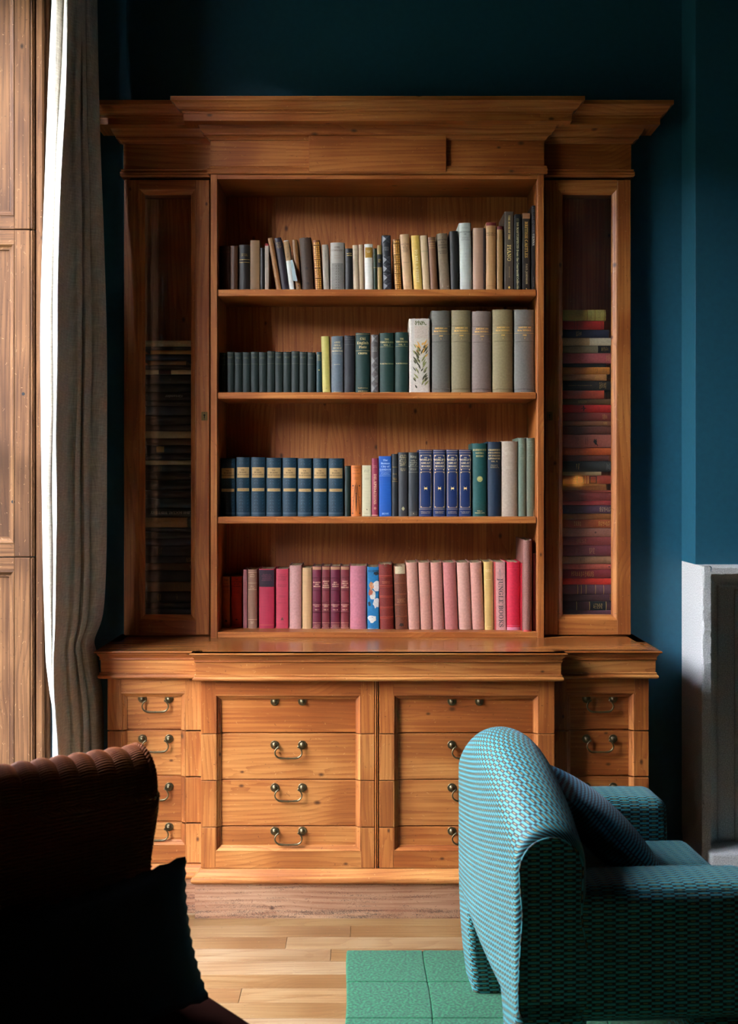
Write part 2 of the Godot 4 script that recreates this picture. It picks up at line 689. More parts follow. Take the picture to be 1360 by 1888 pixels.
func binding(hex: String, worn: int, gloss := false) -> StandardMaterial3D:
	var k := "%s%d%s" % [hex, worn, gloss]
	if not cloths.has(k):
		var tex: Texture2D = M.cloth if worn == 0 else M.worn if worn == 1 else M.rough_leather
		var c := Color(hex)
		var m := mat(Color.from_hsv(c.h, minf(1.0, c.s * 1.08), c.v), 0.6 if worn else 0.5, tex, Vector3.ONE * (5.0 if worn == 1 else 9.0), true)
		m.uv1_offset = Vector3(rng.randf(), rng.randf(), rng.randf())
		if worn < 2:
			bump(m, M.cloth, 0.006)
		else:
			bump(m, M.rough_leather, 0.05)
		cloths[k] = m
	return cloths[k]


func print_ink(hex: String) -> StandardMaterial3D:
	if not ink.has(hex):
		var c := Color(hex)
		var m := mat(c, 0.45)
		if c.s > 0.3 and c.v > 0.6 and c.h > 0.06 and c.h < 0.17:      # gold leaf
			m.albedo_color = Color.from_hsv(c.h, c.s * 0.95, minf(1.0, c.v * 1.15))
		ink[hex] = m
	return ink[hex]


# ------------------------------------------------------------------ books
func glyph_mesh(s: String, f: int) -> MB:
	# flat lettering, capitals one unit high, centred, read from the front
	var k := s + str(f)
	if glyphs.has(k):
		return glyphs[k]
	if fonts.is_empty():
		for w in [["Droid Serif", 700], ["Droid Serif", 400], ["Droid Sans", 700]]:
			var sf := SystemFont.new()
			sf.font_names = PackedStringArray([w[0]])
			sf.font_weight = w[1]
			fonts.append(sf)
	var tm := TextMesh.new()
	tm.font = fonts[f]
	tm.font_size = 24
	tm.pixel_size = 1.0 / 17.0
	tm.depth = 0.0
	tm.curve_step = 3.0
	tm.text = s
	tm.line_spacing = 1.0
	var a := tm.get_mesh_arrays()
	var mb := MB.new()
	var vv: PackedVector3Array = a[Mesh.ARRAY_VERTEX]
	var ii: PackedInt32Array = a[Mesh.ARRAY_INDEX]
	var lo := Vector3.INF
	var hi := -Vector3.INF
	for p in vv:
		lo = lo.min(p)
		hi = hi.max(p)
	var mid := (lo + hi) / 2.0
	for p in vv:
		mb.add(Vector3(p.x - mid.x, p.y - mid.y, 0), Vector3(0, 0, 1), Vector2.ZERO)
	for q in range(0, ii.size(), 3):
		mb.face(ii[q], ii[q + 1], ii[q + 2])
	glyphs[k] = mb
	return mb


func spine_z(x: float, t: float, s: float) -> float:
	var q := clampf(x / (t * 0.5), -1.0, 1.0)
	return -s * q * q


func onto_spine(mb: MB, src: MB, tr: Transform3D, t: float, s: float, lift: float) -> void:
	# lays flat print on the rounded spine
	var base := mb.v.size()
	for p in src.v:
		var q := tr * p
		q.z = spine_z(q.x, t, s) + lift
		mb.add(q, Vector3(4.0 * s * 2.0 * q.x / (t * t), 0, 1).normalized(), Vector2(q.x, q.y))
	for i in src.ix:
		mb.ix.append(base + i)


func strip(mb: MB, x0: float, x1: float, y0: float, y1: float, t: float, s: float, lift: float) -> void:
	# a band across the spine, standing proud by lift
	var k := 8
	for j in k:
		var xa := lerpf(x0, x1, float(j) / k)
		var xb := lerpf(x0, x1, float(j + 1) / k)
		var za := spine_z(xa, t, s)
		var zb := spine_z(xb, t, s)
		var a := Vector3(xa, y0, za + lift)
		var b := Vector3(xb, y0, zb + lift)
		var c := Vector3(xb, y1, zb + lift)
		var d := Vector3(xa, y1, za + lift)
		var i := mb.v.size()
		for p in [a, b, c, d]:
			mb.add(p, Vector3(8.0 * s * p.x / (t * t), 0, 1).normalized(), Vector2(p.x, p.y))
		mb.face(i, i + 1, i + 2)
		mb.face(i, i + 2, i + 3)
		if lift > 0.0006:
			var z := Vector3(0, 0, -lift * 1.2)
			mb.quad(d, c, c + z, d + z, Vector2.ZERO, Vector2.ZERO, Vector2.ZERO, Vector2.ZERO)
			mb.quad(a + z, b + z, b, a, Vector2.ZERO, Vector2.ZERO, Vector2.ZERO, Vector2.ZERO)


func poly(pts: Array) -> MB:
	var mb := MB.new()
	var pv := PackedVector2Array(pts)
	var ii := Geometry2D.triangulate_polygon(pv)
	for p in pv:
		mb.add(Vector3(p.x, p.y, 0), Vector3(0, 0, 1), p)
	for q in range(0, ii.size(), 3):
		mb.face(ii[q], ii[q + 1], ii[q + 2])
	return mb


func leaf_shape(l: float, w: float, bend: float) -> MB:
	var a := []
	var b := []
	for i in 7:
		var u := i / 6.0
		var off := bend * u * u
		a.append(Vector2(off + w * sin(PI * pow(u, 0.8)) * 0.5, l * u))
		if i > 0 and i < 6:
			b.push_front(Vector2(off - w * sin(PI * pow(u, 0.8)) * 0.5, l * u))
	return poly(a + b)


func emblem(kind: String) -> MB:
	# small stamped devices, about one unit across
	var mb := MB.new()
	var ring := func(r0: float, r1: float, c: Vector2, n: int) -> void:
		for i in n:
			var a := Vector2.from_angle(TAU * i / n)
			var b := Vector2.from_angle(TAU * (i + 1) / n)
			mb.append(poly([c + a * r1, c + b * r1, c + b * r0, c + a * r0] if r0 > 0.0 else [c, c + a * r1, c + b * r1]), Transform3D())
	match kind:
		"disc":
			ring.call(0.0, 0.5, Vector2.ZERO, 14)
		"ring":
			ring.call(0.34, 0.5, Vector2.ZERO, 16)
			ring.call(0.0, 0.16, Vector2.ZERO, 10)
		"bar":
			mb.append(poly([Vector2(-0.5, -0.18), Vector2(0.5, -0.18), Vector2(0.5, 0.18), Vector2(-0.5, 0.18)]), Transform3D())
		"tri":
			mb.append(poly([Vector2(-0.5, -0.4), Vector2(0.5, -0.4), Vector2(0.12, 0.5), Vector2(-0.12, 0.5)]), Transform3D())
		"lozenge":
			mb.append(poly([Vector2(0, -0.62), Vector2(0.32, -0.3), Vector2(0.45, 0), Vector2(0.32, 0.3), Vector2(0, 0.62), Vector2(-0.32, 0.3), Vector2(-0.45, 0), Vector2(-0.32, -0.3)]), Transform3D())
		"pens":
			mb.append(poly([Vector2(-0.5, -0.26), Vector2(0.5, -0.26), Vector2(0.5, 0.26), Vector2(-0.5, 0.26)]), Transform3D())
			for s in [-1.0, 1.0]:
				mb.append(poly([Vector2(-0.55 * s, -0.62), Vector2(-0.47 * s, -0.64), Vector2(0.55 * s, 0.62), Vector2(0.47 * s, 0.64)]), Transform3D())
		"crown":
			mb.append(poly([Vector2(-0.5, -0.35), Vector2(0.5, -0.35), Vector2(0.55, 0.1), Vector2(0.25, 0.0), Vector2(0.05, 0.25), Vector2(0.05, 0.6), Vector2(-0.05, 0.6), Vector2(-0.05, 0.25), Vector2(-0.25, 0.0), Vector2(-0.55, 0.1)]), Transform3D())
		"flower":
			for i in 6:
				mb.append(leaf_shape(0.5, 0.26, 0.03), Transform3D(Basis(Vector3(0, 0, 1), TAU * i / 6), Vector3.ZERO))
		"leaf":
			for i in 4:
				mb.append(leaf_shape(0.5, 0.2, 0.1), Transform3D(Basis(Vector3(0, 0, 1), -1.8 + i * 0.7), Vector3.ZERO))
		"mane":
			ring.call(0.0, 0.3, Vector2(0, 0.05), 12)
			for i in 22:
				mb.append(leaf_shape(0.34, 0.12, 0.06), Transform3D(Basis(Vector3(0, 0, 1), TAU * i / 22 + 0.1), Vector3(-sin(TAU * i / 22) * 0.27, cos(TAU * i / 22) * 0.27, 0)))
		"rag", "burn":
			var a := []
			for i in 14:
				a.append(Vector2.from_angle(TAU * i / 14) * Vector2(0.9, 0.7) * (0.6 + 0.4 * fposmod(i * 0.37, 1.0)))
			mb.append(poly(a), Transform3D())
		"bird":
			mb.append(leaf_shape(1.9, 0.5, 0.1), Transform3D(Basis(Vector3(0, 0, 1), 0.1), Vector3(-0.1, -1.0, 0)))
			mb.append(leaf_shape(1.1, 0.28, -0.3), Transform3D(Basis(Vector3(0, 0, 1), 1.0), Vector3(0, -0.3, 0)))
			mb.append(leaf_shape(1.0, 0.22, 0.3), Transform3D(Basis(Vector3(0, 0, 1), -0.9), Vector3(0, -0.2, 0)))
			mb.append(leaf_shape(0.9, 0.2, 0.2), Transform3D(Basis(Vector3(0, 0, 1), 2.6), Vector3(-0.1, 0.4, 0)))
		"elephant":
			ring.call(0.0, 0.34, Vector2(0, 0.1), 14)
			ring.call(0.0, 0.22, Vector2(-0.12, 0.48), 12)
			mb.append(poly([Vector2(-0.3, 0.5), Vector2(-0.2, 0.62), Vector2(-0.42, 0.8), Vector2(-0.46, 1.0), Vector2(-0.56, 1.0), Vector2(-0.52, 0.72)]), Transform3D())
			for x in [-0.26, 0.08]:
				mb.append(poly([Vector2(x, -0.4), Vector2(x + 0.18, -0.4), Vector2(x + 0.18, 0.0), Vector2(x, 0.0)]), Transform3D())
	return mb


func book_body(t: float, h: float, dep: float, s: float, worn: int) -> Array:
	# covers with a rounded spine, groove and boards, and the block of leaves; spine at z = 0, foot at y = 0, boards run to -dep
	var outer := []
	var hx := t * 0.5
	var thick := minf(0.0026, t * 0.14)
	outer.append([Vector2(-hx, -dep), Vector2(-1, 0)])
	outer.append([Vector2(-hx, -s - 0.013), Vector2(-1, 0)])
	outer.append([Vector2(-hx + minf(0.0016, t * 0.05), -s - 0.009), Vector2(-1, 0)])
	outer.append([Vector2(-hx + minf(0.0016, t * 0.05), -s - 0.006), Vector2(-0.8, 0.1)])
	var k := 12
	for i in k + 1:
		var x := lerpf(-hx, hx, float(i) / k)
		var nn := Vector2(8.0 * s * x / (t * t), 1.0)
		if i == 0 or i == k:
			nn = nn.normalized() + Vector2(signf(x) * 0.9, 0)
		outer.append([Vector2(x * (1.0 if i > 0 and i < k else 0.985), spine_z(x, t, s) - (0.0012 if i == 0 or i == k else 0.0)), nn.normalized()])
	for i in 4:
		var q: Array = outer[3 - i]
		outer.append([Vector2(-q[0].x, q[0].y), Vector2(-q[1].x, q[1].y)])
	var mb := MB.new()
	var run := 0.0
	var tops := []
	var r := RandomNumberGenerator.new()
	r.seed = int(t * 1e6) + int(h * 1e6)
	for i in outer.size():
		tops.append(h - (r.randf() * 0.0022 * worn if worn and i > 3 and i < outer.size() - 4 else 0.0))
	for i in outer.size() - 1:
		var p: Vector2 = outer[i][0]
		var q: Vector2 = outer[i + 1][0]
		var np: Vector2 = outer[i][1]
		var nq: Vector2 = outer[i + 1][1]
		var ln := p.distance_to(q)
		var b := mb.v.size()
		mb.add(Vector3(p.x, 0, p.y), Vector3(np.x, 0, np.y), Vector2(run, 0))
		mb.add(Vector3(q.x, 0, q.y), Vector3(nq.x, 0, nq.y), Vector2(run + ln, 0))
		mb.add(Vector3(q.x, tops[i + 1], q.y), Vector3(nq.x, 0, nq.y), Vector2(run + ln, h))
		mb.add(Vector3(p.x, tops[i], p.y), Vector3(np.x, 0, np.y), Vector2(run, h))
		mb.face(b, b + 1, b + 2)
		mb.face(b, b + 2, b + 3)
		var pi := p - np * thick
		var qi := q - nq * thick
		mb.quad(Vector3(qi.x, 0, qi.y), Vector3(pi.x, 0, pi.y), Vector3(pi.x, tops[i], pi.y), Vector3(qi.x, tops[i + 1], qi.y), Vector2(run, 0), Vector2(run + ln, 0), Vector2(run + ln, h), Vector2(run, h))
		mb.quad(Vector3(p.x, tops[i], p.y), Vector3(q.x, tops[i + 1], q.y), Vector3(qi.x, tops[i + 1], qi.y), Vector3(pi.x, tops[i], pi.y), Vector2(run, 0), Vector2(run + ln, 0), Vector2(run + ln, 0.003), Vector2(run, 0.003))
		mb.quad(Vector3(q.x, 0, q.y), Vector3(p.x, 0, p.y), Vector3(pi.x, 0, pi.y), Vector3(qi.x, 0, qi.y), Vector2(run, 0), Vector2(run + ln, 0), Vector2(run + ln, 0.003), Vector2(run, 0.003))
		run += ln
	var pg := MB.new()
	pg.box(Vector3(-hx + thick, 0.003, -dep + 0.004), Vector3(hx - thick, h - 0.0035, -s - 0.003), 2, Vector2.ZERO, 0.0006)
	return [mb, pg]


func dress(root: Node3D, ops: Array, t: float, h: float, s: float, hex: String, lying: bool) -> void:
	# what is printed, stuck or raised on a spine; parts share a mesh where they share a colour and a kind
	var prints := {}
	var labels := {}
	var get_mb := func(d: Dictionary, c: String) -> MB:
		if not d.has(c):
			d[c] = MB.new()
		return d[c]
	var r := RandomNumberGenerator.new()
	r.seed = int(t * 1e7) + int(h * 1e5)
	for o in ops:
		match o[0]:
			"t", "v":
				var g := glyph_mesh(o[1], o[5])
				var sc: float = o[3] * (0.00142 if o[0] == "t" else 0.001)
				var wd := 0.0
				for p in g.v:
					wd = maxf(wd, absf(p.x))
				var room := t * 0.45 if o[0] == "t" else h * 0.46
				var sx := minf(sc, room / maxf(wd, 0.01))
				if o[0] == "t":
					onto_spine(get_mb.call(prints, o[4]), g, Transform3D(Basis(Vector3(sx, 0, 0), Vector3(0, sc, 0), Vector3(0, 0, 1)), Vector3(0, o[2] * h, 0)), t, s, 0.0007)
				else:
					sc = minf(sc, t * 0.62)
					sx = minf(sc, sx)
					onto_spine(get_mb.call(prints, o[4]), g, Transform3D(Basis(Vector3(0, -sx, 0), Vector3(sc, 0, 0), Vector3(0, 0, 1)), Vector3(0, o[2] * h, 0)), t, s, 0.0007)
			"s", "w":          # lettering too small to read: rows of fine strokes
				var mb: MB = get_mb.call(prints, o[-1])
				var n: int = o[2] if o[0] == "s" else 1
				var ch: float = o[-2] * 0.0012
				for k in n:
					var ln: float = (t * o[3] if o[0] == "s" and not lying else t * 0.62 if o[0] == "s" else h * o[2] * 4.0) * r.randf_range(0.7, 1.0)
					var x := -ln / 2
					while x < ln / 2:
						var w := ch * r.randf_range(0.3, 0.62)
						var hh := ch * r.randf_range(0.55, 1.0)
						var cell := poly([Vector2(0, 0), Vector2(w * 0.3, 0), Vector2(w * 0.3, hh), Vector2(0, hh)])
						var c2 := poly([Vector2(0, 0), Vector2(w, 0), Vector2(w, ch * 0.18), Vector2(0, ch * 0.18)])
						for z in [[cell, 0.0], [c2, hh * float(r.randi_range(0, 2)) * 0.42]]:
							if o[0] == "s":
								onto_spine(mb, z[0], Transform3D(Basis(), Vector3(x, o[1] * h + ((n - 1) * 0.5 - k) * ch * 1.55 + z[1] - ch * 0.5, 0)), t, s, 0.0006)
							else:
								onto_spine(mb, z[0], Transform3D(Basis(Vector3(0, 0, 1), -PI / 2), Vector3(-ch * 0.5 + z[1], o[1] * h - x, 0)), t, s, 0.0006)
						x += w + ch * 0.2
						if r.randf() < 0.12:
							x += ch * 0.5
			"b":
				strip(get_mb.call(prints, o[3]), -t * 0.49, t * 0.49, o[1] * h - o[2] * 0.0005, o[1] * h + o[2] * 0.0005, t, s, 0.0004)
			"r":
				for y in o[1]:
					var mb := MB.new()
					for q in 5:
						var a0 := PI * q / 5
						var a1 := PI * (q + 1) / 5
						for j in 8:
							var xa := lerpf(-t * 0.495, t * 0.495, j / 8.0)
							var xb := lerpf(-t * 0.495, t * 0.495, (j + 1) / 8.0)
							var f := func(x: float, a: float) -> Vector3: return Vector3(x, y * h - cos(a) * 0.0022, spine_z(x, t, s) + sin(a) * 0.0018)
							mb.quad(f.call(xa, a0), f.call(xb, a0), f.call(xb, a1), f.call(xa, a1), Vector2(xa, 0), Vector2(xb, 0), Vector2(xb, 0.003), Vector2(xa, 0.003))
					part("raised_band", mb, binding(hex, 1), root)
					if o[2]:
						for e in [-0.0034, 0.0034]:
							strip(get_mb.call(prints, o[2]), -t * 0.49, t * 0.49, y * h + e - 0.0004, y * h + e + 0.0004, t, s, 0.0004)
			"l":
				strip(get_mb.call(labels, o[3]), -t * 0.497 * o[4], t * 0.497 * o[4], o[1] * h, o[2] * h, t, s, 0.00035)
			"e":
				onto_spine(get_mb.call(prints, o[4]), emblem(o[1]), Transform3D(Basis(Vector3(0, 0, 1), -PI / 2 if lying else 0.0).scaled(Vector3.ONE * o[3] * 0.001), Vector3(0, o[2] * h, 0)), t, s, 0.0006)
			"x":               # a ruled frame
				var mb: MB = get_mb.call(prints, o[4])
				var xw: float = t * 0.5 * o[3]
				for q in [[-xw, xw, o[1] * h - 0.001, o[1] * h], [-xw, xw, o[2] * h, o[2] * h + 0.001], [-xw, -xw + 0.001, o[2] * h, o[1] * h], [xw - 0.001, xw, o[2] * h, o[1] * h]]:
					strip(mb, q[0], q[1], q[2], q[3], t, s, 0.0004)
				for cx in [-xw, xw]:
					for cy in [o[1] * h, o[2] * h]:
						onto_spine(mb, emblem("flower"), Transform3D(Basis().scaled(Vector3.ONE * 0.006), Vector3(cx * 0.82, cy + (0.003 if cy < h * 0.4 else -0.003), 0)), t, s, 0.0006)
			"p":               # raised pyramids between flat fillets
				for y in o[1]:
					var mb := MB.new()
					var hw := t * 0.40
					var hh := h * 0.065
					var z0 := -s * 0.3
					var a := Vector3(-hw, y * h - hh, z0)
					var b := Vector3(hw, y * h - hh, z0)
					var c := Vector3(hw, y * h + hh, z0)
					var d := Vector3(-hw, y * h + hh, z0)
					var e := Vector3(0, y * h, 0.0042)
					for q in [[a, b], [b, c], [c, d], [d, a]]:
						mb.tri(q[0], q[1], e, (q[1] - q[0]).cross(e - q[0]).normalized())
					part("pyramid_boss", mb, mat(Color(hex).lightened(0.12), 0.4), root)
			"o":               # gold tooling in small repeats
				var mb: MB = get_mb.call(prints, "c98f38")
				var y := 0.03
				var row := 0
				while y < 0.97:
					var nx := 3
					for j in nx:
						var x := (j - 1) * t * 0.28
						onto_spine(mb, emblem("flower" if (row + j) % 2 else "lozenge"), Transform3D(Basis().scaled(Vector3.ONE * t * 0.24), Vector3(x, y * h, 0)), t, s, 0.0006)
					y += t * 0.27 / h
					row += 1
			"n":               # plants on the white spine
				for c in [["4a4630", 34], ["8c8a50", 26], ["c08a3c", 12]]:
					var mb: MB = get_mb.call(prints, c[0])
					for k in c[1]:
						var yy := r.randf_range(0.06, 0.6) if c[0] != "c08a3c" else r.randf_range(0.48, 0.66)
						var side := 1.0 if k % 2 else -1.0
						var ang := -side * (0.25 + 0.5 * (1.0 - yy) * r.randf())
						onto_spine(mb, leaf_shape(r.randf_range(0.014, 0.03), r.randf_range(0.004, 0.007), side * 0.004), Transform3D(Basis(Vector3(0, 0, 1), ang), Vector3(side * t * r.randf_range(0.0, 0.24) + t * 0.04, yy * h, 0)), t, s, 0.0005 + 0.00008 * (k % 5))
				var mg: MB = get_mb.call(prints, "6a6a44")
				for k in 18:
					onto_spine(mg, leaf_shape(0.011, 0.004, 0.002), Transform3D(Basis(Vector3(0, 0, 1), r.randf_range(-1.4, 1.4)), Vector3(t * r.randf_range(-0.22, 0.28), h * r.randf_range(0.905, 0.955), 0)), t, s, 0.0006)
				strip(get_mb.call(labels, "d9c6b4"), -t * 0.24, t * 0.38, h * 0.735, h * 0.895, t, s, 0.0004)
				var ml: MB = get_mb.call(prints, "9a9a9c")
				for x in [-0.36, -0.31, 0.42]:
					strip(ml, t * x, t * x + 0.0008, 0.0, h, t, s, 0.0005)
			"q":               # black line drawing: two stems with crossing bars
				var mb: MB = get_mb.call(prints, "3a1c10")
				for q in [[-0.34, 0.06, -0.1, 0.62], [0.34, 0.06, 0.1, 0.62], [-0.1, 0.62, 0.0, 0.1], [0.1, 0.62, 0.0, 0.1], [-0.3, 0.3, 0.3, 0.56], [0.3, 0.3, -0.3, 0.56], [-0.36, 0.36, 0.0, 0.46], [0.36, 0.36, 0.0, 0.46], [-0.36, 0.64, 0.36, 0.64], [0.0, 0.12, 0.0, 0.66]]:
					var a := Vector2(q[0] * t, q[1] * h)
					var b := Vector2(q[2] * t, q[3] * h)
					var nn := (b - a).orthogonal().normalized() * 0.0007
					onto_spine(mb, poly([a - nn, b - nn, b + nn, a + nn]), Transform3D(), t, s, 0.0006)
				for q in [[-0.34, 0.06], [0.34, 0.06], [-0.3, 0.6], [0.3, 0.6]]:
					onto_spine(mb, emblem("flower"), Transform3D(Basis().scaled(Vector3.ONE * 0.008), Vector3(q[0] * t, q[1] * h, 0)), t, s, 0.0006)
			"a":               # columns of small leaf stamps
				var mb: MB = get_mb.call(prints, "5e584e")
				for j in 9:
					for x in [-0.1, 0.06]:
						onto_spine(mb, leaf_shape(0.0075, 0.0026, 0), Transform3D(Basis(), Vector3(t * x + 0.001, h * (0.05 + j * 0.056), 0)), t, s, 0.0007)
			"m":               # blind-stamped arabesques
				var mb: MB = get_mb.call(prints, "35586a")
				for j in 16:
					for k in 3:
						var y := 0.09 + j * 0.057
						if (y > 0.63 and y < 0.86) or (y > 0.4 and y < 0.5):
							continue
						onto_spine(mb, leaf_shape(0.009, 0.0016, 0.003 if (j + k) % 2 else -0.003), Transform3D(Basis(Vector3(0, 0, 1), 0.8 * (1 if k % 2 else -1)), Vector3(t * (k - 1) * 0.27, y * h, 0)), t, s, 0.0005)
			"z":               # scraps of a torn picture jacket
				for q in [["e4e0d4", 0.34, 0.5, 0.0, 1.0], ["e0dccc", 0.46, 0.62, -0.5, 0.4], ["e8e4da", 0.60, 0.78, -0.1, 1.0], ["d9925a", 0.63, 0.75, -0.7, 0.1], ["b05a3a", 0.54, 0.64, -0.8, -0.1], ["2a3036", 0.86, 0.92, 0.1, 1.0], ["ece6d6", 0.1, 0.22, -0.9, 0.5], ["30353a", 0.37, 0.44, -0.9, -0.4], ["e8e2d4", 0.0, 0.015, -0.9, 0.9]]:
					var a := []
					for i in 12:
						var v := Vector2.from_angle(TAU * i / 12 + 0.2) * r.randf_range(0.72, 1.25)
						a.append(Vector2(clampf(lerpf(q[3], q[4], 0.5 + v.x * 0.5), -0.96, 0.96) * t * 0.5, clampf(lerpf(q[1], q[2], 0.5 + v.y * 0.5), 0.004, 0.99) * h))
					onto_spine(get_mb.call(labels, q[0]), poly(a), Transform3D(), t, s, 0.0004 + r.randf() * 0.0006)
			"c":               # torn remains of a paper label at the foot
				onto_spine(get_mb.call(labels, "b5a58c"), poly([Vector2(-0.3, 0.06) * Vector2(t, h), Vector2(0.34, 0.06) * Vector2(t, h), Vector2(0.36, 0.1) * Vector2(t, h), Vector2(0.2, 0.075) * Vector2(t, h), Vector2(-0.18, 0.072) * Vector2(t, h), Vector2(-0.28, 0.15) * Vector2(t, h)]), Transform3D(), t, s, 0.0005)
			"k":               # a strip of another colour down one joint
				strip(get_mb.call(labels, o[1]), t * 0.33 if o[1] != "c8443c" else -t * 0.5, t * 0.5 if o[1] != "c8443c" else -t * 0.36, 0.0, h, t, s, 0.0004)
			"y":               # black squares between gilt ribs
				for y in [0.62, 0.40]:
					for q in [[-0.44, -0.36, y, y + 0.12], [0.36, 0.44, y, y + 0.12], [-0.44, 0.44, y, y + 0.014], [-0.44, 0.44, y + 0.106, y + 0.12]]:
						strip(get_mb.call(prints, "1c1410"), t * q[0], t * q[1], h * q[2], h * q[3], t, s, 0.0006)
				for y in [0.55, 0.59]:
					strip(get_mb.call(prints, "d8a848"), -t * 0.45, t * 0.45, h * y, h * y + 0.0016, t, s, 0.0009)
			"f":               # a loose flap of blue-grey paper hanging from the spine edge
				var mb := MB.new()
				var rows := []
				var uvs := []
				for i in 7:
					var u := i / 6.0
					var w := 0.009 * (1.0 - 0.55 * absf(u - 0.25))
					rows.append([Vector3(t * 0.42, h * (0.6 - 0.42 * u), 0.001 + 0.01 * sin(u * 2.2)), Vector3(t * 0.42 + w + 0.012 * u, h * (0.6 - 0.44 * u), 0.006 + 0.012 * sin(u * 2.2))])
					uvs.append([Vector2(0, u), Vector2(1, u)])
				mb.grid(rows, uvs)
				part("paper_flap", mb, mat(Color("93a0a0"), 0.8), root)
			"g":               # cloth peeling from the board at one edge
				var mb := MB.new()
				var a := []
				for q in [[0.3, 0.0], [0.5, 0.0], [0.5, 0.2], [0.44, 0.12], [0.36, 0.06]]:
					a.append(Vector2(q[0] * t, q[1] * h))
				onto_spine(mb, poly(a), Transform3D(), t, s, 0.0012)
				a = []
				for q in [[0.46, 0.12], [0.5, 0.2], [0.5, 0.97], [0.46, 0.9], [0.48, 0.6], [0.45, 0.4], [0.47, 0.25]]:
					a.append(Vector2(q[0] * t, q[1] * h))
				onto_spine(mb, poly(a), Transform3D(), t, s, 0.0012)
				part("torn_edge", mb, mat(Color("b49a72"), 0.9), root)
	for c in labels:
		part("label", labels[c], mat(Color(c), 0.7, M.worn, Vector3.ONE * 6.0, true), root)
	for c in prints:
		part("lettering", prints[c], print_ink(c), root)


const SHELF := [0.0, 2.2455, 1.8543, 1.3809, 0.9435]


func bk(row: int, x: float, t: float, h: float, lean: float, back: float, dep: float, sag: float, worn: int, hex: String, label: String, group: String, ops: Array) -> void:
	# a book standing on a shelf: x is the foot's edge towards the curtain
	var root := thing("book", label, "book", Vector3.ZERO, group)
	var a := deg_to_rad(lean)
	root.rotation.z = a
	root.position = Vector3(x, SHELF[row], ZU - back) + Basis(Vector3(0, 0, 1), a) * Vector3(t * 0.5, 0, 0)
	var s := t * sag
	var b := book_body(t, h, dep, s, worn)
	part("cover", b[0], binding(hex, worn), root)
	part("pages", b[1], M.paper, root)
	dress(root, ops, t, h, s, hex, false)


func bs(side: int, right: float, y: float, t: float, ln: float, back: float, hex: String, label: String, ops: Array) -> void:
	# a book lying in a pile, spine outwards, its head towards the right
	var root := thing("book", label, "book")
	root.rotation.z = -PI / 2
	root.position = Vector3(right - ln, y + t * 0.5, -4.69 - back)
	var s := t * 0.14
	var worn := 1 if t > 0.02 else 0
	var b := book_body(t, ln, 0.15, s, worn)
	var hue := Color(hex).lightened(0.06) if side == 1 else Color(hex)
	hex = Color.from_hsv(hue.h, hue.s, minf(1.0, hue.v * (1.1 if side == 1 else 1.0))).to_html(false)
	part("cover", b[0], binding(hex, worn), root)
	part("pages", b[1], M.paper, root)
	dress(root, ops, t, ln, s, hex, true)


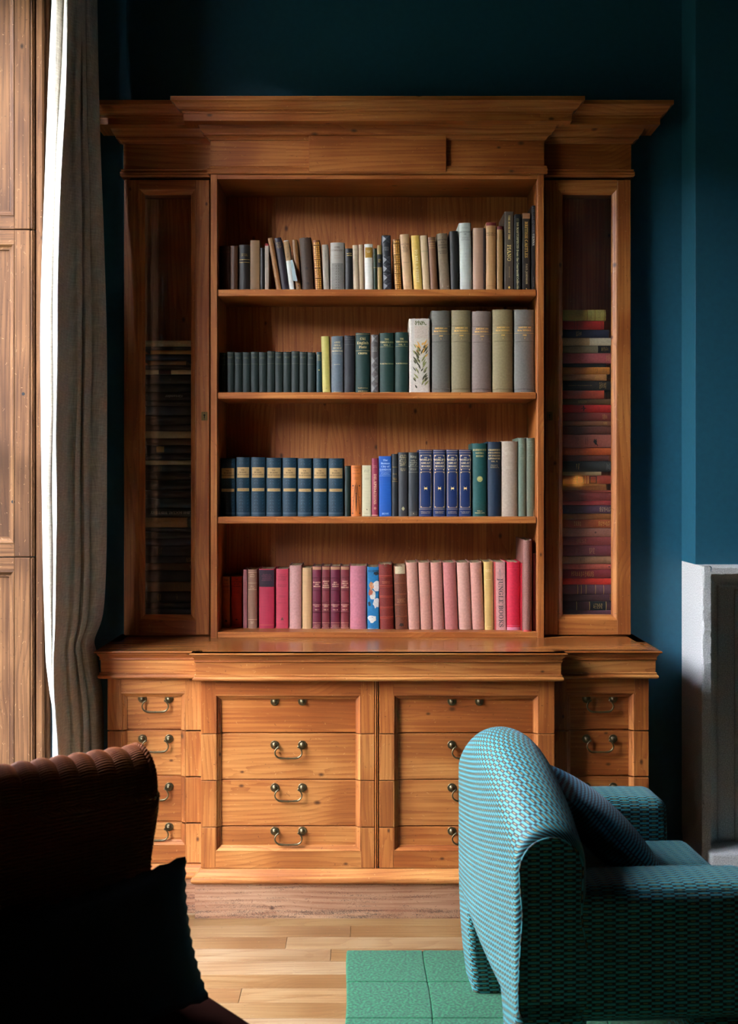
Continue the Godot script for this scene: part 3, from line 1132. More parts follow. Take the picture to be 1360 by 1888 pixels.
func books() -> void:
	bk(1,-0.5695,0.0403,0.1743,0.0,0.050,0.120,0.16,0,"3a1c14","dark maroon book in the shadowed end of the top shelf","",[["b",0.860,2.0,"5a3020"]])
	bk(1,-0.5280,0.0290,0.1743,0.0,0.050,0.120,0.16,0,"5a3a24","dull brown book on the top shelf between maroon and gold-banded volumes","",[])
	bk(1,-0.4953,0.0421,0.1784,0.0,0.050,0.121,0.16,0,"241c18","near-black book with three faint gold bands on the top shelf","",[["s",0.780,2,0.70,3.0,"c9a04e"],["b",0.680,1.2,"c9a04e"],["b",0.620,1.2,"c9a04e"]])
	bk(1,-0.4516,0.0369,0.1951,0.0,0.050,0.133,0.05,0,"8a6a48","plain tan-brown book with flat spine near the shadowed end","",[])
	bk(1,-0.4131,0.0160,0.1660,0.0,0.050,0.120,0.16,0,"1e1614","thin black book beside the plain tan-brown book on the top shelf","",[])
	bk(1,-0.3954,0.0150,0.1826,0.0,0.050,0.124,0.05,0,"b8a898","thin grey book with a red head standing before the leaning ones","",[["l",0.955,1.000,"a02020",1.00]])
	bk(1,-0.3496,0.0192,0.2055,9.8,0.050,0.130,0.16,0,"9a6c40","narrow brown book leaning steeply on the top shelf","",[["s",0.860,1,0.60,2.0,"1c1410"],["s",0.660,1,0.60,2.0,"1c1410"]])
	bk(1,-0.3278,0.0265,0.2055,8.9,0.050,0.130,0.16,0,"2e242c","purple-black leaning book with gilt title lines at its head","",[["s",0.860,5,0.75,2.6,"c9a04e"]])
	bk(1,-0.3001,0.0190,0.1951,7.0,0.050,0.130,0.16,0,"dcdcd4","white leaning book with tan title label and torn paper flap","",[["l",0.600,0.985,"b08c62",1.00],["f"],["w",0.720,0.035,5.0,"1c1410"]])
	bk(1,-0.2747,0.0202,0.1972,4.8,0.050,0.130,0.16,0,"8c6034","tan-brown book with dark foot mark next to torn white book","",[["e","disc",0.100,5.0,"1c1410"]])
	bk(1,-0.2518,0.0452,0.2055,3.5,0.050,0.140,0.16,1,"4a3628","dark brown book with faint stamped flower on its spine","",[["e","flower",0.420,16.0,"2a1e18"],["e","flower",0.140,14.0,"2a1e18"],["b",0.630,1.0,"2a1e18"]])
	bk(1,-0.2019,0.0275,0.1951,3.1,0.050,0.133,0.16,0,"8a4e1e","gilt-tooled tan leather book with raised bands beside grey book","",[["o"],["r",[0.900,0.620,0.450,0.250],"c9a04e"]])
	bk(1,-0.1706,0.0237,0.1784,2.0,0.050,0.121,0.16,0,"aca090","slim beige book with vertical print before the grey novel","",[["w",0.760,0.070,4.0,"6a6054"],["w",0.400,0.060,3.0,"6a6054"]])
	bk(1,-0.1451,0.0560,0.1868,0.0,0.050,0.127,0.16,0,"b0a89c","grey novel with a patterned lower panel titled in brown","",[["t","GIRL\nCOMRADES",0.870,4.6,"5a4a3c",0],["t","Ethel F.\nHeddle",0.710,3.6,"8a7a66",1],["l",0.030,0.575,"8c8880",0.78],["a"]])
	bk(1,-0.0874,0.0310,0.1639,0.0,0.050,0.120,0.16,0,"161414","short black book with gold lettering beside the grey novel","",[["s",0.860,2,0.70,4.0,"c9a04e"]])
	bk(1,-0.0549,0.0217,0.1764,1.4,0.050,0.120,0.16,0,"c8b294","pale beige book with small dark title near centre of top shelf","",[["s",0.900,2,0.70,2.0,"5a4634"],["s",0.780,1,0.60,2.0,"5a4634"]])
	bk(1,-0.0316,0.0181,0.1784,1.3,0.050,0.121,0.16,0,"c2a886","thin fawn book beside the white book with mustard label","",[["s",0.900,2,0.60,2.0,"5a4634"]])
	bk(1,-0.0121,0.0331,0.1805,0.7,0.050,0.123,0.16,0,"e6e2d6","white book with a mustard label high on its spine","",[["l",0.710,0.930,"b8892a",0.82],["s",0.840,2,0.50,3.0,"efe6c8"]])
	bk(1,0.0225,0.0136,0.1639,0.7,0.050,0.120,0.16,0,"22331e","thin dark green book beside the white book with mustard label","",[["b",0.550,1.0,"c9a04e"]])
	bk(1,0.0375,0.0177,0.1764,0.7,0.050,0.120,0.16,0,"a58a52","narrow tan book with a black title label","",[["l",0.520,0.800,"15120f",1.00],["s",0.660,3,0.60,2.6,"c9a04e"]])
	bk(1,0.0583,0.0348,0.2138,1.7,0.050,0.145,0.16,0,"24262c","black book with rows of raised pyramids down its spine","",[["p",[.56,.4,.24,.09,.93]],["s",0.760,4,0.62,2.2,"b8b8b8"]])
	bk(1,0.1032,0.0273,0.1993,2.4,0.050,0.135,0.16,0,"8e5a20","gold-tooled brown leather book to the pyramid book's bright side","",[["o"],["r",[0.920,0.700,0.520,0.340,0.120],"c9a04e"]])
	bk(1,0.1365,0.0356,0.2180,3.8,0.050,0.148,0.16,0,"dcb489","pale peach reference book with a long title in dark print","",[["t","A\nDICTIONARY\nOF\nARTISTS\nOF THE\nENGLISH\nSCHOOL",0.770,2.3,"3a2418",0],["s",0.500,1,0.60,2.0,"3a2418"],["s",0.070,1,0.60,2.0,"3a2418"]])
	bk(1,0.1769,0.0337,0.2138,3.3,0.050,0.145,0.16,0,"e8c468","bright yellow book with a pale vertical title","",[["v","TO KILL A PRIEST",0.450,10.0,"fae6a8",0],["e","tri",0.920,4.0,"c09030"]])
	bk(1,0.2123,0.0275,0.2138,3.3,0.050,0.145,0.16,0,"d9bc94","mottled cream book with two thin green lines, beside yellow book","",[["b",0.720,0.8,"7a8a60"],["b",0.705,0.8,"7a8a60"],["s",0.850,2,0.60,2.0,"a08860"]])
	bk(1,0.2414,0.0277,0.2076,2.9,0.050,0.141,0.16,0,"8d6448","brown leather book with gilt bands at its shoulder","",[["b",0.930,0.9,"c9a04e"],["b",0.840,0.9,"c9a04e"],["b",0.800,0.9,"c9a04e"],["s",0.880,1,0.70,4.0,"c9a04e"]])
	bk(1,0.2768,0.0404,0.2221,3.2,0.050,0.151,0.16,1,"8d7a62","grey-brown worn book with a sporting title and torn foot label","",[["t","A\nSPORTING\nAND\nDRAMATIC\nCAREER",0.840,4.0,"2c1c14",0],["t","ALFRED E.T.\nWATSON",0.670,3.0,"2c1c14",0],["c"]])
	bk(1,0.3184,0.0317,0.2305,1.3,0.050,0.157,0.16,0,"2c2b28","charcoal book standing against the tall pale blue-white book","",[])
	bk(1,0.3538,0.0473,0.2617,1.1,0.050,0.178,0.16,0,"ccd2c8","tall blue-white dictionary with yellowed paper jacket","",[["s",0.930,2,0.60,2.0,"7a7a74"],["t","DICTIONARY\nOF",0.850,3.4,"4a4a48",0],["s",0.770,3,0.66,2.6,"4a4a48"],["b",0.620,0.6,"a8a898"],["e","disc",0.550,1.5,"4a4a48"],["e","disc",0.500,1.5,"4a4a48"],["e","disc",0.440,1.5,"4a4a48"]])
	bk(1,0.4029,0.0475,0.2430,0.0,0.050,0.165,0.16,0,"bd967c","plain pinkish-tan jacketed book beside the blue-white dictionary","",[["k","7a6a6c"]])
	bk(1,0.4537,0.0387,0.2638,0.0,0.050,0.179,0.16,0,"c89a68","tan portrait history with dark red cloth showing at its head","",[["l",0.955,1.000,"7a1c18",1.00],["t","HISTORICAL\nPORTRAITS",0.830,3.0,"4a2c18",0],["s",0.080,1,0.60,2.0,"4a2c18"]])
	bk(1,0.4953,0.0244,0.2492,0.0,0.050,0.169,0.16,0,"a57f4e","narrow tan book with dark red head and foot","",[["l",0.950,1.000,"6a1a16",1.00],["l",0.000,0.025,"6a1a16",1.00]])
	bk(1,0.5244,0.0348,0.3054,0.0,0.050,0.200,0.04,0,"54483c","tall brown music book lettered in gold down its spine","",[["v","THE BOOK OF THE",0.800,7.0,"f0d080",0],["v","PIANO",0.480,14.0,"f0d080",1],["v","Edited by Dominic Gill",0.240,2.8,"d0b070",1],["e","lozenge",0.045,9.0,"e0bc60"]])
	bk(1,0.5619,0.0250,0.2950,0.0,0.050,0.200,0.04,0,"141618","tall black art book with white vertical lettering","",[["v","100 MASTERPIECES from the Courtauld Collections",0.440,7.6,"efe2b0",0],["s",0.930,4,0.50,1.5,"cfc090"]])
	bk(1,0.5931,0.0285,0.2991,0.0,0.050,0.200,0.04,0,"2a241e","dark castle book with brown picture at head and gold vertical title","",[["l",0.930,1.000,"9a6e48",1.00],["v","BRITISH CASTLES",0.660,11.0,"c09a50",0],["v","PAUL JOHNSON",0.220,7.0,"e4d0a0",0],["e","disc",0.030,5.0,"d0b070"]])
	bk(1,0.6285,0.0127,0.3283,0.0,0.050,0.200,0.04,0,"1d1a1c","tallest thin black book against the end of the top shelf","",[["v","THE GREAT CITIES/",0.820,10.0,"77777c",0],["v","VIENNA",0.600,10.0,"e8e8e8",0],["v","TIME-LIFE BOOKS",0.110,3.0,"77777c",0]])
	bk(2,-0.5695,0.0250,0.1555,0.0,0.050,0.120,0.16,1,"16241f","dark green cloth volume on second shelf, first of twelve from the curtain end","twelve dark green volumes on the second shelf",[["b",0.955,1.0,"6a6650"],["s",0.860,2,0.60,2.0,"8a805c"],["b",0.700,0.8,"6a6650"]])
	bk(2,-0.5432,0.0299,0.1597,0.0,0.050,0.120,0.16,1,"16241f","dark green cloth volume on second shelf, second of twelve from the curtain end","twelve dark green volumes on the second shelf",[["b",0.955,1.0,"6a6650"],["s",0.860,2,0.60,2.0,"8a805c"],["b",0.700,0.8,"6a6650"]])
	bk(2,-0.5121,0.0299,0.1576,0.0,0.050,0.120,0.16,1,"16241f","dark green cloth volume on second shelf, third of twelve from the curtain end","twelve dark green volumes on the second shelf",[["b",0.955,1.0,"6a6650"],["s",0.860,2,0.60,2.0,"8a805c"],["b",0.700,0.8,"6a6650"]])
	bk(2,-0.4810,0.0299,0.1576,0.0,0.050,0.120,0.16,1,"16241f","dark green cloth volume on second shelf, fourth of twelve from the curtain end","twelve dark green volumes on the second shelf",[["b",0.955,1.0,"6a6650"],["s",0.860,2,0.60,2.0,"8a805c"],["b",0.700,0.8,"6a6650"]])
	bk(2,-0.4499,0.0299,0.1597,0.0,0.050,0.120,0.16,1,"16241f","dark green cloth volume on second shelf, fifth of twelve from the curtain end","twelve dark green volumes on the second shelf",[["b",0.955,1.0,"6a6650"],["s",0.860,2,0.60,2.0,"8a805c"],["b",0.700,0.8,"6a6650"]])
	bk(2,-0.4187,0.0299,0.1576,0.0,0.050,0.120,0.16,1,"16241f","dark green cloth volume on second shelf, sixth of twelve from the curtain end","twelve dark green volumes on the second shelf",[["b",0.955,1.0,"6a6650"],["s",0.860,2,0.60,2.0,"8a805c"],["b",0.700,0.8,"6a6650"]])
	bk(2,-0.3876,0.0299,0.1618,0.0,0.050,0.120,0.16,1,"16241f","dark green cloth volume on second shelf, seventh of twelve from the curtain end","twelve dark green volumes on the second shelf",[["b",0.955,1.0,"6a6650"],["s",0.860,2,0.60,2.0,"8a805c"],["b",0.700,0.8,"6a6650"]])
	bk(2,-0.3565,0.0299,0.1597,0.0,0.050,0.120,0.16,1,"16241f","dark green cloth volume on second shelf, eighth of twelve from the curtain end","twelve dark green volumes on the second shelf",[["b",0.955,1.0,"6a6650"],["s",0.860,2,0.60,2.0,"8a805c"],["b",0.700,0.8,"6a6650"]])
	bk(2,-0.3253,0.0299,0.1597,0.0,0.050,0.120,0.16,1,"16241f","dark green cloth volume on second shelf, ninth of twelve from the curtain end","twelve dark green volumes on the second shelf",[["b",0.955,1.0,"6a6650"],["s",0.860,2,0.60,2.0,"8a805c"],["b",0.700,0.8,"6a6650"]])
	bk(2,-0.2942,0.0299,0.1618,0.0,0.050,0.120,0.16,1,"16241f","dark green cloth volume on second shelf, tenth of twelve from the curtain end","twelve dark green volumes on the second shelf",[["b",0.955,1.0,"6a6650"],["s",0.860,2,0.60,2.0,"8a805c"],["b",0.700,0.8,"6a6650"]])
	bk(2,-0.2631,0.0299,0.1597,0.0,0.050,0.120,0.16,1,"16241f","dark green cloth volume on second shelf, eleventh of twelve from the curtain end","twelve dark green volumes on the second shelf",[["b",0.955,1.0,"6a6650"],["s",0.860,2,0.60,2.0,"8a805c"],["b",0.700,0.8,"6a6650"]])
	bk(2,-0.2320,0.0299,0.1576,0.0,0.050,0.120,0.16,1,"16241f","dark green cloth volume on second shelf, twelfth of twelve from the curtain end","twelve dark green volumes on the second shelf",[["b",0.955,1.0,"6a6650"],["s",0.860,2,0.60,2.0,"8a805c"],["b",0.700,0.8,"6a6650"]])
	bk(2,-0.1977,0.0206,0.1576,0.0,0.050,0.120,0.16,0,"1c3a3c","thin dark teal book with ornate gilt at its head beside yellow book","",[["s",0.860,6,0.60,2.2,"c9a04e"],["e","disc",0.560,5.0,"c9a04e"]])
	bk(2,-0.1740,0.0310,0.2179,1.6,0.050,0.148,0.16,0,"cabc6a","yellow-green book standing at the end of the dark green set","",[["s",0.900,2,0.70,3.5,"a09a48"],["e","disc",0.820,1.5,"7a7438"],["s",0.770,1,0.60,2.0,"a09a48"],["e","bar",0.080,5.0,"6a6430"],["s",0.020,1,0.70,1.8,"7a7438"]])
	bk(2,-0.1411,0.0468,0.2200,0.0,0.050,0.150,0.16,1,"68737a","faded blue-grey architecture history with worn gilt title","",[["t","A SHORT\nCRITICAL\nHISTORY OF\nARCHITECTURE",0.810,4.4,"c9b88c",0],["s",0.685,1,0.80,2.0,"c9b88c"],["s",0.500,1,0.60,3.0,"c9b88c"],["s",0.020,1,0.80,4.0,"c9b88c"]])
	bk(2,-0.0912,0.0406,0.2221,0.0,0.050,0.151,0.16,1,"26262a","scuffed black book beside the green gilt antiques book","",[["b",0.930,0.7,"6a6660"],["s",0.960,1,0.60,2.0,"8a8478"],["e","disc",0.880,1.5,"8a8478"],["b",0.840,0.7,"6a6660"]])
	bk(2,-0.0479,0.0568,0.2325,0.0,0.050,0.158,0.16,1,"17352f","dark green antiques book titled in blackletter-style gilt","",[["t","Old\nEnglish\nPlate",0.830,6.4,"d8b878",1],["b",0.700,0.7,"c9a86a"],["t","CRIPPS",0.655,4.8,"d8b878",0],["t","Tenth Edition",0.085,3.0,"b89858",1],["t","JOHN MURRAY",0.030,2.4,"b89858",0],["b",0.975,1.0,"b89858"]])
	bk(2,0.0114,0.0304,0.2242,0.0,0.050,0.152,0.16,0,"5a5450","grey-brown book with raised pyramids between two green books","",[["p",[.93,.55,.4,.24,.08]],["s",0.750,5,0.66,2.2,"c8c0b4"]])
	bk(2,0.0437,0.0581,0.2325,0.0,0.050,0.158,0.16,1,"19382f","dark green two-volume novel, volume one beside the grey-brown pyramid book","",[["t","THE\nVIRGINIANS\nVOL. I",0.840,4.4,"b09a60",0],["b",0.765,0.6,"b09a60"],["t","W.M.THACKERAY",0.485,3.2,"b09a60",0],["s",0.015,1,0.70,2.0,"b09a60"]])
	bk(2,0.1045,0.0510,0.2346,0.0,0.050,0.160,0.16,1,"19382f","dark green two-volume novel, volume two beside the white floral book","",[["t","THE\nVIRGINIANS\nVOL. II",0.840,4.4,"b09a60",0],["b",0.765,0.6,"b09a60"],["t","W.M.THACKERAY",0.485,3.2,"b09a60",0],["s",0.015,1,0.70,2.0,"b09a60"]])
	bk(2,0.1582,0.0818,0.2866,0.0,0.050,0.195,0.05,1,"ddd2c4","white book with olive and orange plant design down its spine","",[["n"]])
	bk(2,0.2429,0.0749,0.3178,0.0,0.050,0.200,0.16,1,"6e6a60","large dark grey cloth volume with gilt title, first of five tall machinist volumes","",[["t","AMERICAN\nMACHINIST.",0.765,4.4,"e0a848",0],["b",0.715,0.6,"e0a848"],["t","1908",0.690,3.4,"e0a848",0],["t","1",0.655,3.8,"e0a848",1],["r",[0.810,0.620,0.050],""]])
	bk(2,0.3205,0.0764,0.3199,0.0,0.050,0.200,0.16,1,"8c7f5e","large olive-tan cloth volume with gilt title, second of five tall machinist volumes","",[["t","AMERICAN\nMACHINIST.",0.765,4.4,"e0a848",0],["b",0.715,0.6,"e0a848"],["t","1908",0.690,3.4,"e0a848",0],["t","1",0.655,3.8,"e0a848",1],["r",[0.810,0.620,0.050],""]])
	bk(2,0.3996,0.0764,0.3158,0.0,0.050,0.200,0.16,1,"86746a","large mauve-brown cloth volume with gilt title, third of five tall machinist volumes","",[["t","AMERICAN\nMACHINIST.",0.765,4.4,"e0a848",0],["b",0.715,0.6,"e0a848"],["t","1908",0.690,3.4,"e0a848",0],["t","2",0.655,3.8,"e0a848",1],["r",[0.810,0.620,0.050],""]])
	bk(2,0.4786,0.0795,0.3220,0.0,0.050,0.200,0.16,1,"948560","large khaki cloth volume with gilt title, fourth of five tall machinist volumes","",[["t","AMERICAN\nMACHINIST.",0.765,4.4,"e0a848",0],["b",0.715,0.6,"e0a848"],["t","1908",0.690,3.4,"e0a848",0],["t","2",0.655,3.8,"e0a848",1],["r",[0.810,0.620,0.050],""]])
	bk(2,0.5619,0.0785,0.3220,0.0,0.050,0.200,0.16,1,"76726a","large grey-brown cloth volume with gilt title, fifth of five tall machinist volumes","",[["t","AMERICAN\nMACHINIST.",0.765,4.4,"e0a848",0],["b",0.715,0.6,"e0a848"],["t","1908",0.690,3.4,"e0a848",0],["t","2",0.655,3.8,"e0a848",1],["r",[0.810,0.620,0.050],""]])
	bk(3,-0.5695,0.0587,0.2234,0.0,0.070,0.152,0.16,0,"173543","dark blue embossed encyclopedia volume with brass label, first of eight from curtain end","",[["l",0.655,0.830,"c9a268",0.84],["l",0.425,0.475,"c9a268",0.84],["t","THE\nMODERN\nENCYCLOPEDIA",0.745,3.5,"231a12",0],["s",0.450,1,0.60,2.5,"231a12"],["b",0.055,2.2,"5a6a72"],["b",0.035,0.8,"5a6a72"],["m"]])
	bk(3,-0.5087,0.0548,0.2276,0.0,0.070,0.155,0.16,0,"173543","dark blue embossed encyclopedia volume with brass label, second of eight from curtain end","",[["l",0.655,0.830,"c9a268",0.84],["l",0.425,0.475,"c9a268",0.84],["t","THE\nMODERN\nENCYCLOPEDIA",0.745,3.5,"231a12",0],["s",0.450,1,0.60,2.5,"231a12"],["b",0.055,2.2,"5a6a72"],["b",0.035,0.8,"5a6a72"],["m"]])
	bk(3,-0.4519,0.0569,0.2276,0.0,0.070,0.155,0.16,0,"173543","dark blue embossed encyclopedia volume with brass label, third of eight from curtain end","",[["l",0.655,0.830,"c9a268",0.84],["l",0.425,0.475,"c9a268",0.84],["t","THE\nMODERN\nENCYCLOPEDIA",0.745,3.5,"231a12",0],["s",0.450,1,0.60,2.5,"231a12"],["b",0.055,2.2,"5a6a72"],["b",0.035,0.8,"5a6a72"],["m"]])
	bk(3,-0.3929,0.0606,0.2255,0.0,0.070,0.153,0.16,0,"173543","dark blue embossed encyclopedia volume with brass label, fourth of eight from curtain end","",[["l",0.655,0.830,"c9a268",0.84],["l",0.425,0.475,"c9a268",0.84],["t","THE\nMODERN\nENCYCLOPEDIA",0.745,3.5,"231a12",0],["s",0.450,1,0.60,2.5,"231a12"],["b",0.055,2.2,"5a6a72"],["b",0.035,0.8,"5a6a72"],["m"]])
	bk(3,-0.3302,0.0565,0.2255,0.0,0.070,0.153,0.16,0,"173543","dark blue embossed encyclopedia volume with brass label, fifth of eight from curtain end","",[["l",0.655,0.830,"c9a268",0.84],["l",0.425,0.475,"c9a268",0.84],["t","THE\nMODERN\nENCYCLOPEDIA",0.745,3.5,"231a12",0],["s",0.450,1,0.60,2.5,"231a12"],["b",0.055,2.2,"5a6a72"],["b",0.035,0.8,"5a6a72"],["m"]])
	bk(3,-0.2717,0.0575,0.2234,0.0,0.070,0.152,0.16,0,"173543","dark blue embossed encyclopedia volume with brass label, sixth of eight from curtain end","",[["l",0.655,0.830,"c9a268",0.84],["l",0.425,0.475,"c9a268",0.84],["t","THE\nMODERN\nENCYCLOPEDIA",0.745,3.5,"231a12",0],["s",0.450,1,0.60,2.5,"231a12"],["b",0.055,2.2,"5a6a72"],["b",0.035,0.8,"5a6a72"],["m"]])
	bk(3,-0.2121,0.0569,0.2234,0.0,0.070,0.152,0.16,0,"173543","dark blue embossed encyclopedia volume with brass label, seventh of eight from curtain end","",[["l",0.655,0.830,"c9a268",0.84],["l",0.425,0.475,"c9a268",0.84],["t","THE\nMODERN\nENCYCLOPEDIA",0.745,3.5,"231a12",0],["s",0.450,1,0.60,2.5,"231a12"],["b",0.055,2.2,"5a6a72"],["b",0.035,0.8,"5a6a72"],["m"]])
	bk(3,-0.1532,0.0596,0.2234,0.0,0.070,0.152,0.16,0,"173543","dark blue embossed encyclopedia volume with brass label, eighth of eight from curtain end","",[["l",0.655,0.830,"c9a268",0.84],["l",0.425,0.475,"c9a268",0.84],["t","THE\nMODERN\nENCYCLOPEDIA",0.745,3.5,"231a12",0],["s",0.450,1,0.60,2.5,"231a12"],["b",0.055,2.2,"5a6a72"],["b",0.035,0.8,"5a6a72"],["m"]])
	bk(3,-0.0888,0.0203,0.1941,0.0,0.060,0.132,0.16,0,"1c2c26","narrow black-green book beside the last blue encyclopedia volume","",[["b",0.970,1.0,"55604c"]])
	bk(3,-0.0657,0.0413,0.1962,0.0,0.060,0.133,0.16,0,"d87c3c","orange book with black art-nouveau line drawing","",[["s",0.955,1,0.80,4.0,"3a1c10"],["s",0.900,1,0.40,3.0,"3a1c10"],["s",0.840,1,0.85,3.5,"3a1c10"],["s",0.750,2,0.70,3.2,"3a1c10"],["q"]])
	bk(3,-0.0221,0.0349,0.1962,0.0,0.060,0.133,0.05,0,"d8cca8","cream book with tiny black drawing near its foot","",[["s",0.890,2,0.70,3.0,"5a5442"],["e","bar",0.820,1.0,"5a5442"],["s",0.740,2,0.50,2.2,"5a5442"],["e","leaf",0.130,8.0,"2a2a20"],["s",0.060,1,0.60,2.5,"3a3a2a"],["b",0.012,1.0,"8a8468"]])
	bk(3,0.0146,0.0261,0.2233,0.0,0.060,0.152,0.16,0,"96384e","maroon book with gilt vertical title beside the bright blue book","",[["v","DILAPIDATIONS",0.470,10.0,"c89a7a",0],["e","ring",0.140,9.0,"c89a7a"],["b",0.020,3.0,"c89a7a"],["s",0.860,2,0.50,3.0,"c89a7a"]])
	bk(3,0.0428,0.0484,0.2316,0.0,0.060,0.157,0.06,0,"2a62b0","bright blue jacketed history book","",[["t","The\nRoman\nCity of\nLONDON",0.855,4.8,"c0d4f0",0],["b",0.745,0.6,"c0d4f0"],["s",0.710,2,0.80,3.0,"c0d4f0"],["b",0.670,0.6,"c0d4f0"],["t","BENN",0.045,4.4,"c0d4f0",0]])
	bk(3,0.0926,0.0228,0.2400,0.0,0.060,0.163,0.16,0,"26282a","slim black book between bright blue and charcoal books","",[["b",0.790,0.8,"c9a04e"],["s",0.680,1,0.70,3.0,"c9a04e"],["s",0.600,2,0.60,3.0,"c9a04e"],["b",0.560,0.8,"c9a04e"]])
	bk(3,0.1168,0.0374,0.2462,0.0,0.060,0.167,0.16,0,"3a3a3c","charcoal book with gilt title and a lozenge ornament low down","",[["s",0.880,6,0.72,4.0,"d8c080"],["s",0.730,2,0.60,3.0,"d8c080"],["e","lozenge",0.120,13.0,"9c9468"]])
	bk(3,0.1556,0.0390,0.2462,0.0,0.060,0.167,0.16,0,"36383a","dark slate book with gilt ruled panels, next to four blue volumes","",[["t","King",0.930,5.4,"c8c0a0",1],["s",0.840,3,0.70,4.4,"c8c0a0"],["b",0.780,0.7,"c8c0a0"],["s",0.740,2,0.70,3.2,"c8c0a0"],["b",0.690,0.7,"c8c0a0"],["l",0.015,0.075,"55564e",0.80],["e","disc",0.045,4.0,"b8ae88"]])
	bk(3,0.1960,0.0524,0.2566,0.0,0.060,0.175,0.10,0,"182f5c","royal blue volume with gilt crossed-pens emblem, first of four from curtain side","",[["b",0.985,1.0,"c8a878"],["b",0.955,1.0,"c8a878"],["x",.92,.71,.8,"d0b080"],["t","THE",0.880,2.8,"d8c090",0],["t","WORLD'S\nGREAT\nBOOKS",0.800,5.0,"d8c090",0],["x",.67,.13,.8,"c09a60"],["e","pens",0.420,12.0,"e0b870"],["s",0.060,2,0.75,2.6,"c8b080"],["b",0.110,0.8,"c8b080"]])
	bk(3,0.2503,0.0499,0.2566,0.0,0.060,0.175,0.10,0,"182f5c","royal blue volume with gilt crossed-pens emblem, second of four from curtain side","",[["b",0.985,1.0,"c8a878"],["b",0.955,1.0,"c8a878"],["x",.92,.71,.8,"d0b080"],["t","THE",0.880,2.8,"d8c090",0],["t","WORLD'S\nGREAT\nBOOKS",0.800,5.0,"d8c090",0],["x",.67,.13,.8,"c09a60"],["e","pens",0.420,12.0,"e0b870"],["s",0.060,2,0.75,2.6,"c8b080"],["b",0.110,0.8,"c8b080"]])
	bk(3,0.3020,0.0465,0.2566,0.0,0.060,0.175,0.10,0,"182f5c","royal blue volume with gilt crossed-pens emblem, third of four from curtain side","",[["b",0.985,1.0,"c8a878"],["b",0.955,1.0,"c8a878"],["x",.92,.71,.8,"d0b080"],["t","THE",0.880,2.8,"d8c090",0],["t","WORLD'S\nGREAT\nBOOKS",0.800,5.0,"d8c090",0],["x",.67,.13,.8,"c09a60"],["e","pens",0.420,12.0,"e0b870"],["s",0.060,2,0.75,2.6,"c8b080"],["b",0.110,0.8,"c8b080"]])
	bk(3,0.3504,0.0482,0.2566,0.0,0.060,0.175,0.10,0,"182f5c","royal blue volume with gilt crossed-pens emblem, fourth of four from curtain side","",[["b",0.985,1.0,"c8a878"],["b",0.955,1.0,"c8a878"],["x",.92,.71,.8,"d0b080"],["t","THE",0.880,2.8,"d8c090",0],["t","WORLD'S\nGREAT\nBOOKS",0.800,5.0,"d8c090",0],["x",.67,.13,.8,"c09a60"],["e","pens",0.420,12.0,"e0b870"],["s",0.060,2,0.75,2.6,"c8b080"],["b",0.110,0.8,"c8b080"]])
	bk(3,0.4019,0.0568,0.2817,0.0,0.060,0.192,0.16,1,"17504c","deep teal-green natural history volume with gilt round animal ornament","",[["t","HARMSWORTH\nNATURAL\nHISTORY",0.865,4.8,"b8a060",0],["e","mane",0.510,20.0,"a8a060"],["t","VOL. I.\nPAGES 1-672",0.060,3.0,"c8b070",0]])
	bk(3,0.4609,0.0515,0.2879,0.0,0.060,0.196,0.16,1,"142a3e","navy literature volume with crowded gilt title","",[["t","CHAMBERS'S\nCYCLOPEDIA\nOF ENGLISH\nLITERATURE",0.830,4.4,"b89a60",0],["t","VOL. II.",0.735,3.4,"b89a60",0],["s",0.670,3,0.75,2.6,"b89a60"]])
	bk(3,0.5143,0.0624,0.2900,0.0,0.060,0.197,0.16,1,"b8a692","thick faded beige book near the end of the third shelf","",[["s",0.840,2,0.66,3.4,"cbbca4"],["s",0.650,2,0.50,3.0,"cbbca4"],["e","bar",0.570,3.0,"d8c89c"]])
	bk(3,0.5785,0.0298,0.3025,0.0,0.060,0.200,0.16,1,"6c7a68","thinner of two faded green books at the end of the third shelf","",[["s",0.900,3,0.60,3.0,"99a08a"],["s",0.740,2,0.60,3.0,"99a08a"]])
	bk(3,0.6102,0.0310,0.3025,0.0,0.060,0.200,0.16,1,"6a705c","wider grey-green book with torn edges at the third shelf's end","",[["s",0.920,4,0.66,3.4,"99a08a"],["s",0.780,1,0.50,3.0,"99a08a"],["g"]])
	bk(4,-0.5695,0.0300,0.1995,0.0,0.140,0.136,0.08,0,"a8622a","ochre-orange book at the shaded end of the bottom shelf","",[["t","THE",0.930,4.0,"2c1810",0],["s",0.865,1,0.80,4.0,"2c1810"],["t","QUEST",0.800,5.0,"2c1810",0],["s",0.710,2,0.70,3.0,"2c1810"],["e","disc",0.130,10.0,"2c1810"],["b",0.050,1.0,"2c1810"]])
	bk(4,-0.5351,0.0433,0.1995,0.0,0.140,0.136,0.08,0,"c43a18","red-orange adventure book with a black crown device at its foot","",[["t","THE\nLOST WORLD\nOF THE\nCOLORADO",0.875,3.6,"3a120a",0],["s",0.700,2,0.60,3.0,"3a120a"],["e","crown",0.160,9.0,"3a120a"],["t","WARNE",0.050,3.4,"3a120a",0]])
	bk(4,-0.4859,0.0155,0.2286,0.0,0.120,0.155,0.06,0,"b07272","thin dusty-pink book with vertical print beside the red-orange book","",[["w",0.550,0.120,3.0,"7a4a4a"]])
	bk(4,-0.4672,0.0365,0.2293,0.0,0.110,0.156,0.22,0,"a67c66","beige-brown book with shiny gilt lettering near the shaded end","",[["s",0.900,2,0.50,4.0,"d8b890"],["b",0.950,1.0,"d8b890"],["b",0.770,1.0,"d8b890"],["s",0.700,2,0.40,4.0,"d8b890"],["b",0.660,1.0,"d8b890"],["b",0.150,1.4,"d8b890"],["s",0.100,2,0.40,3.0,"d8b890"]])
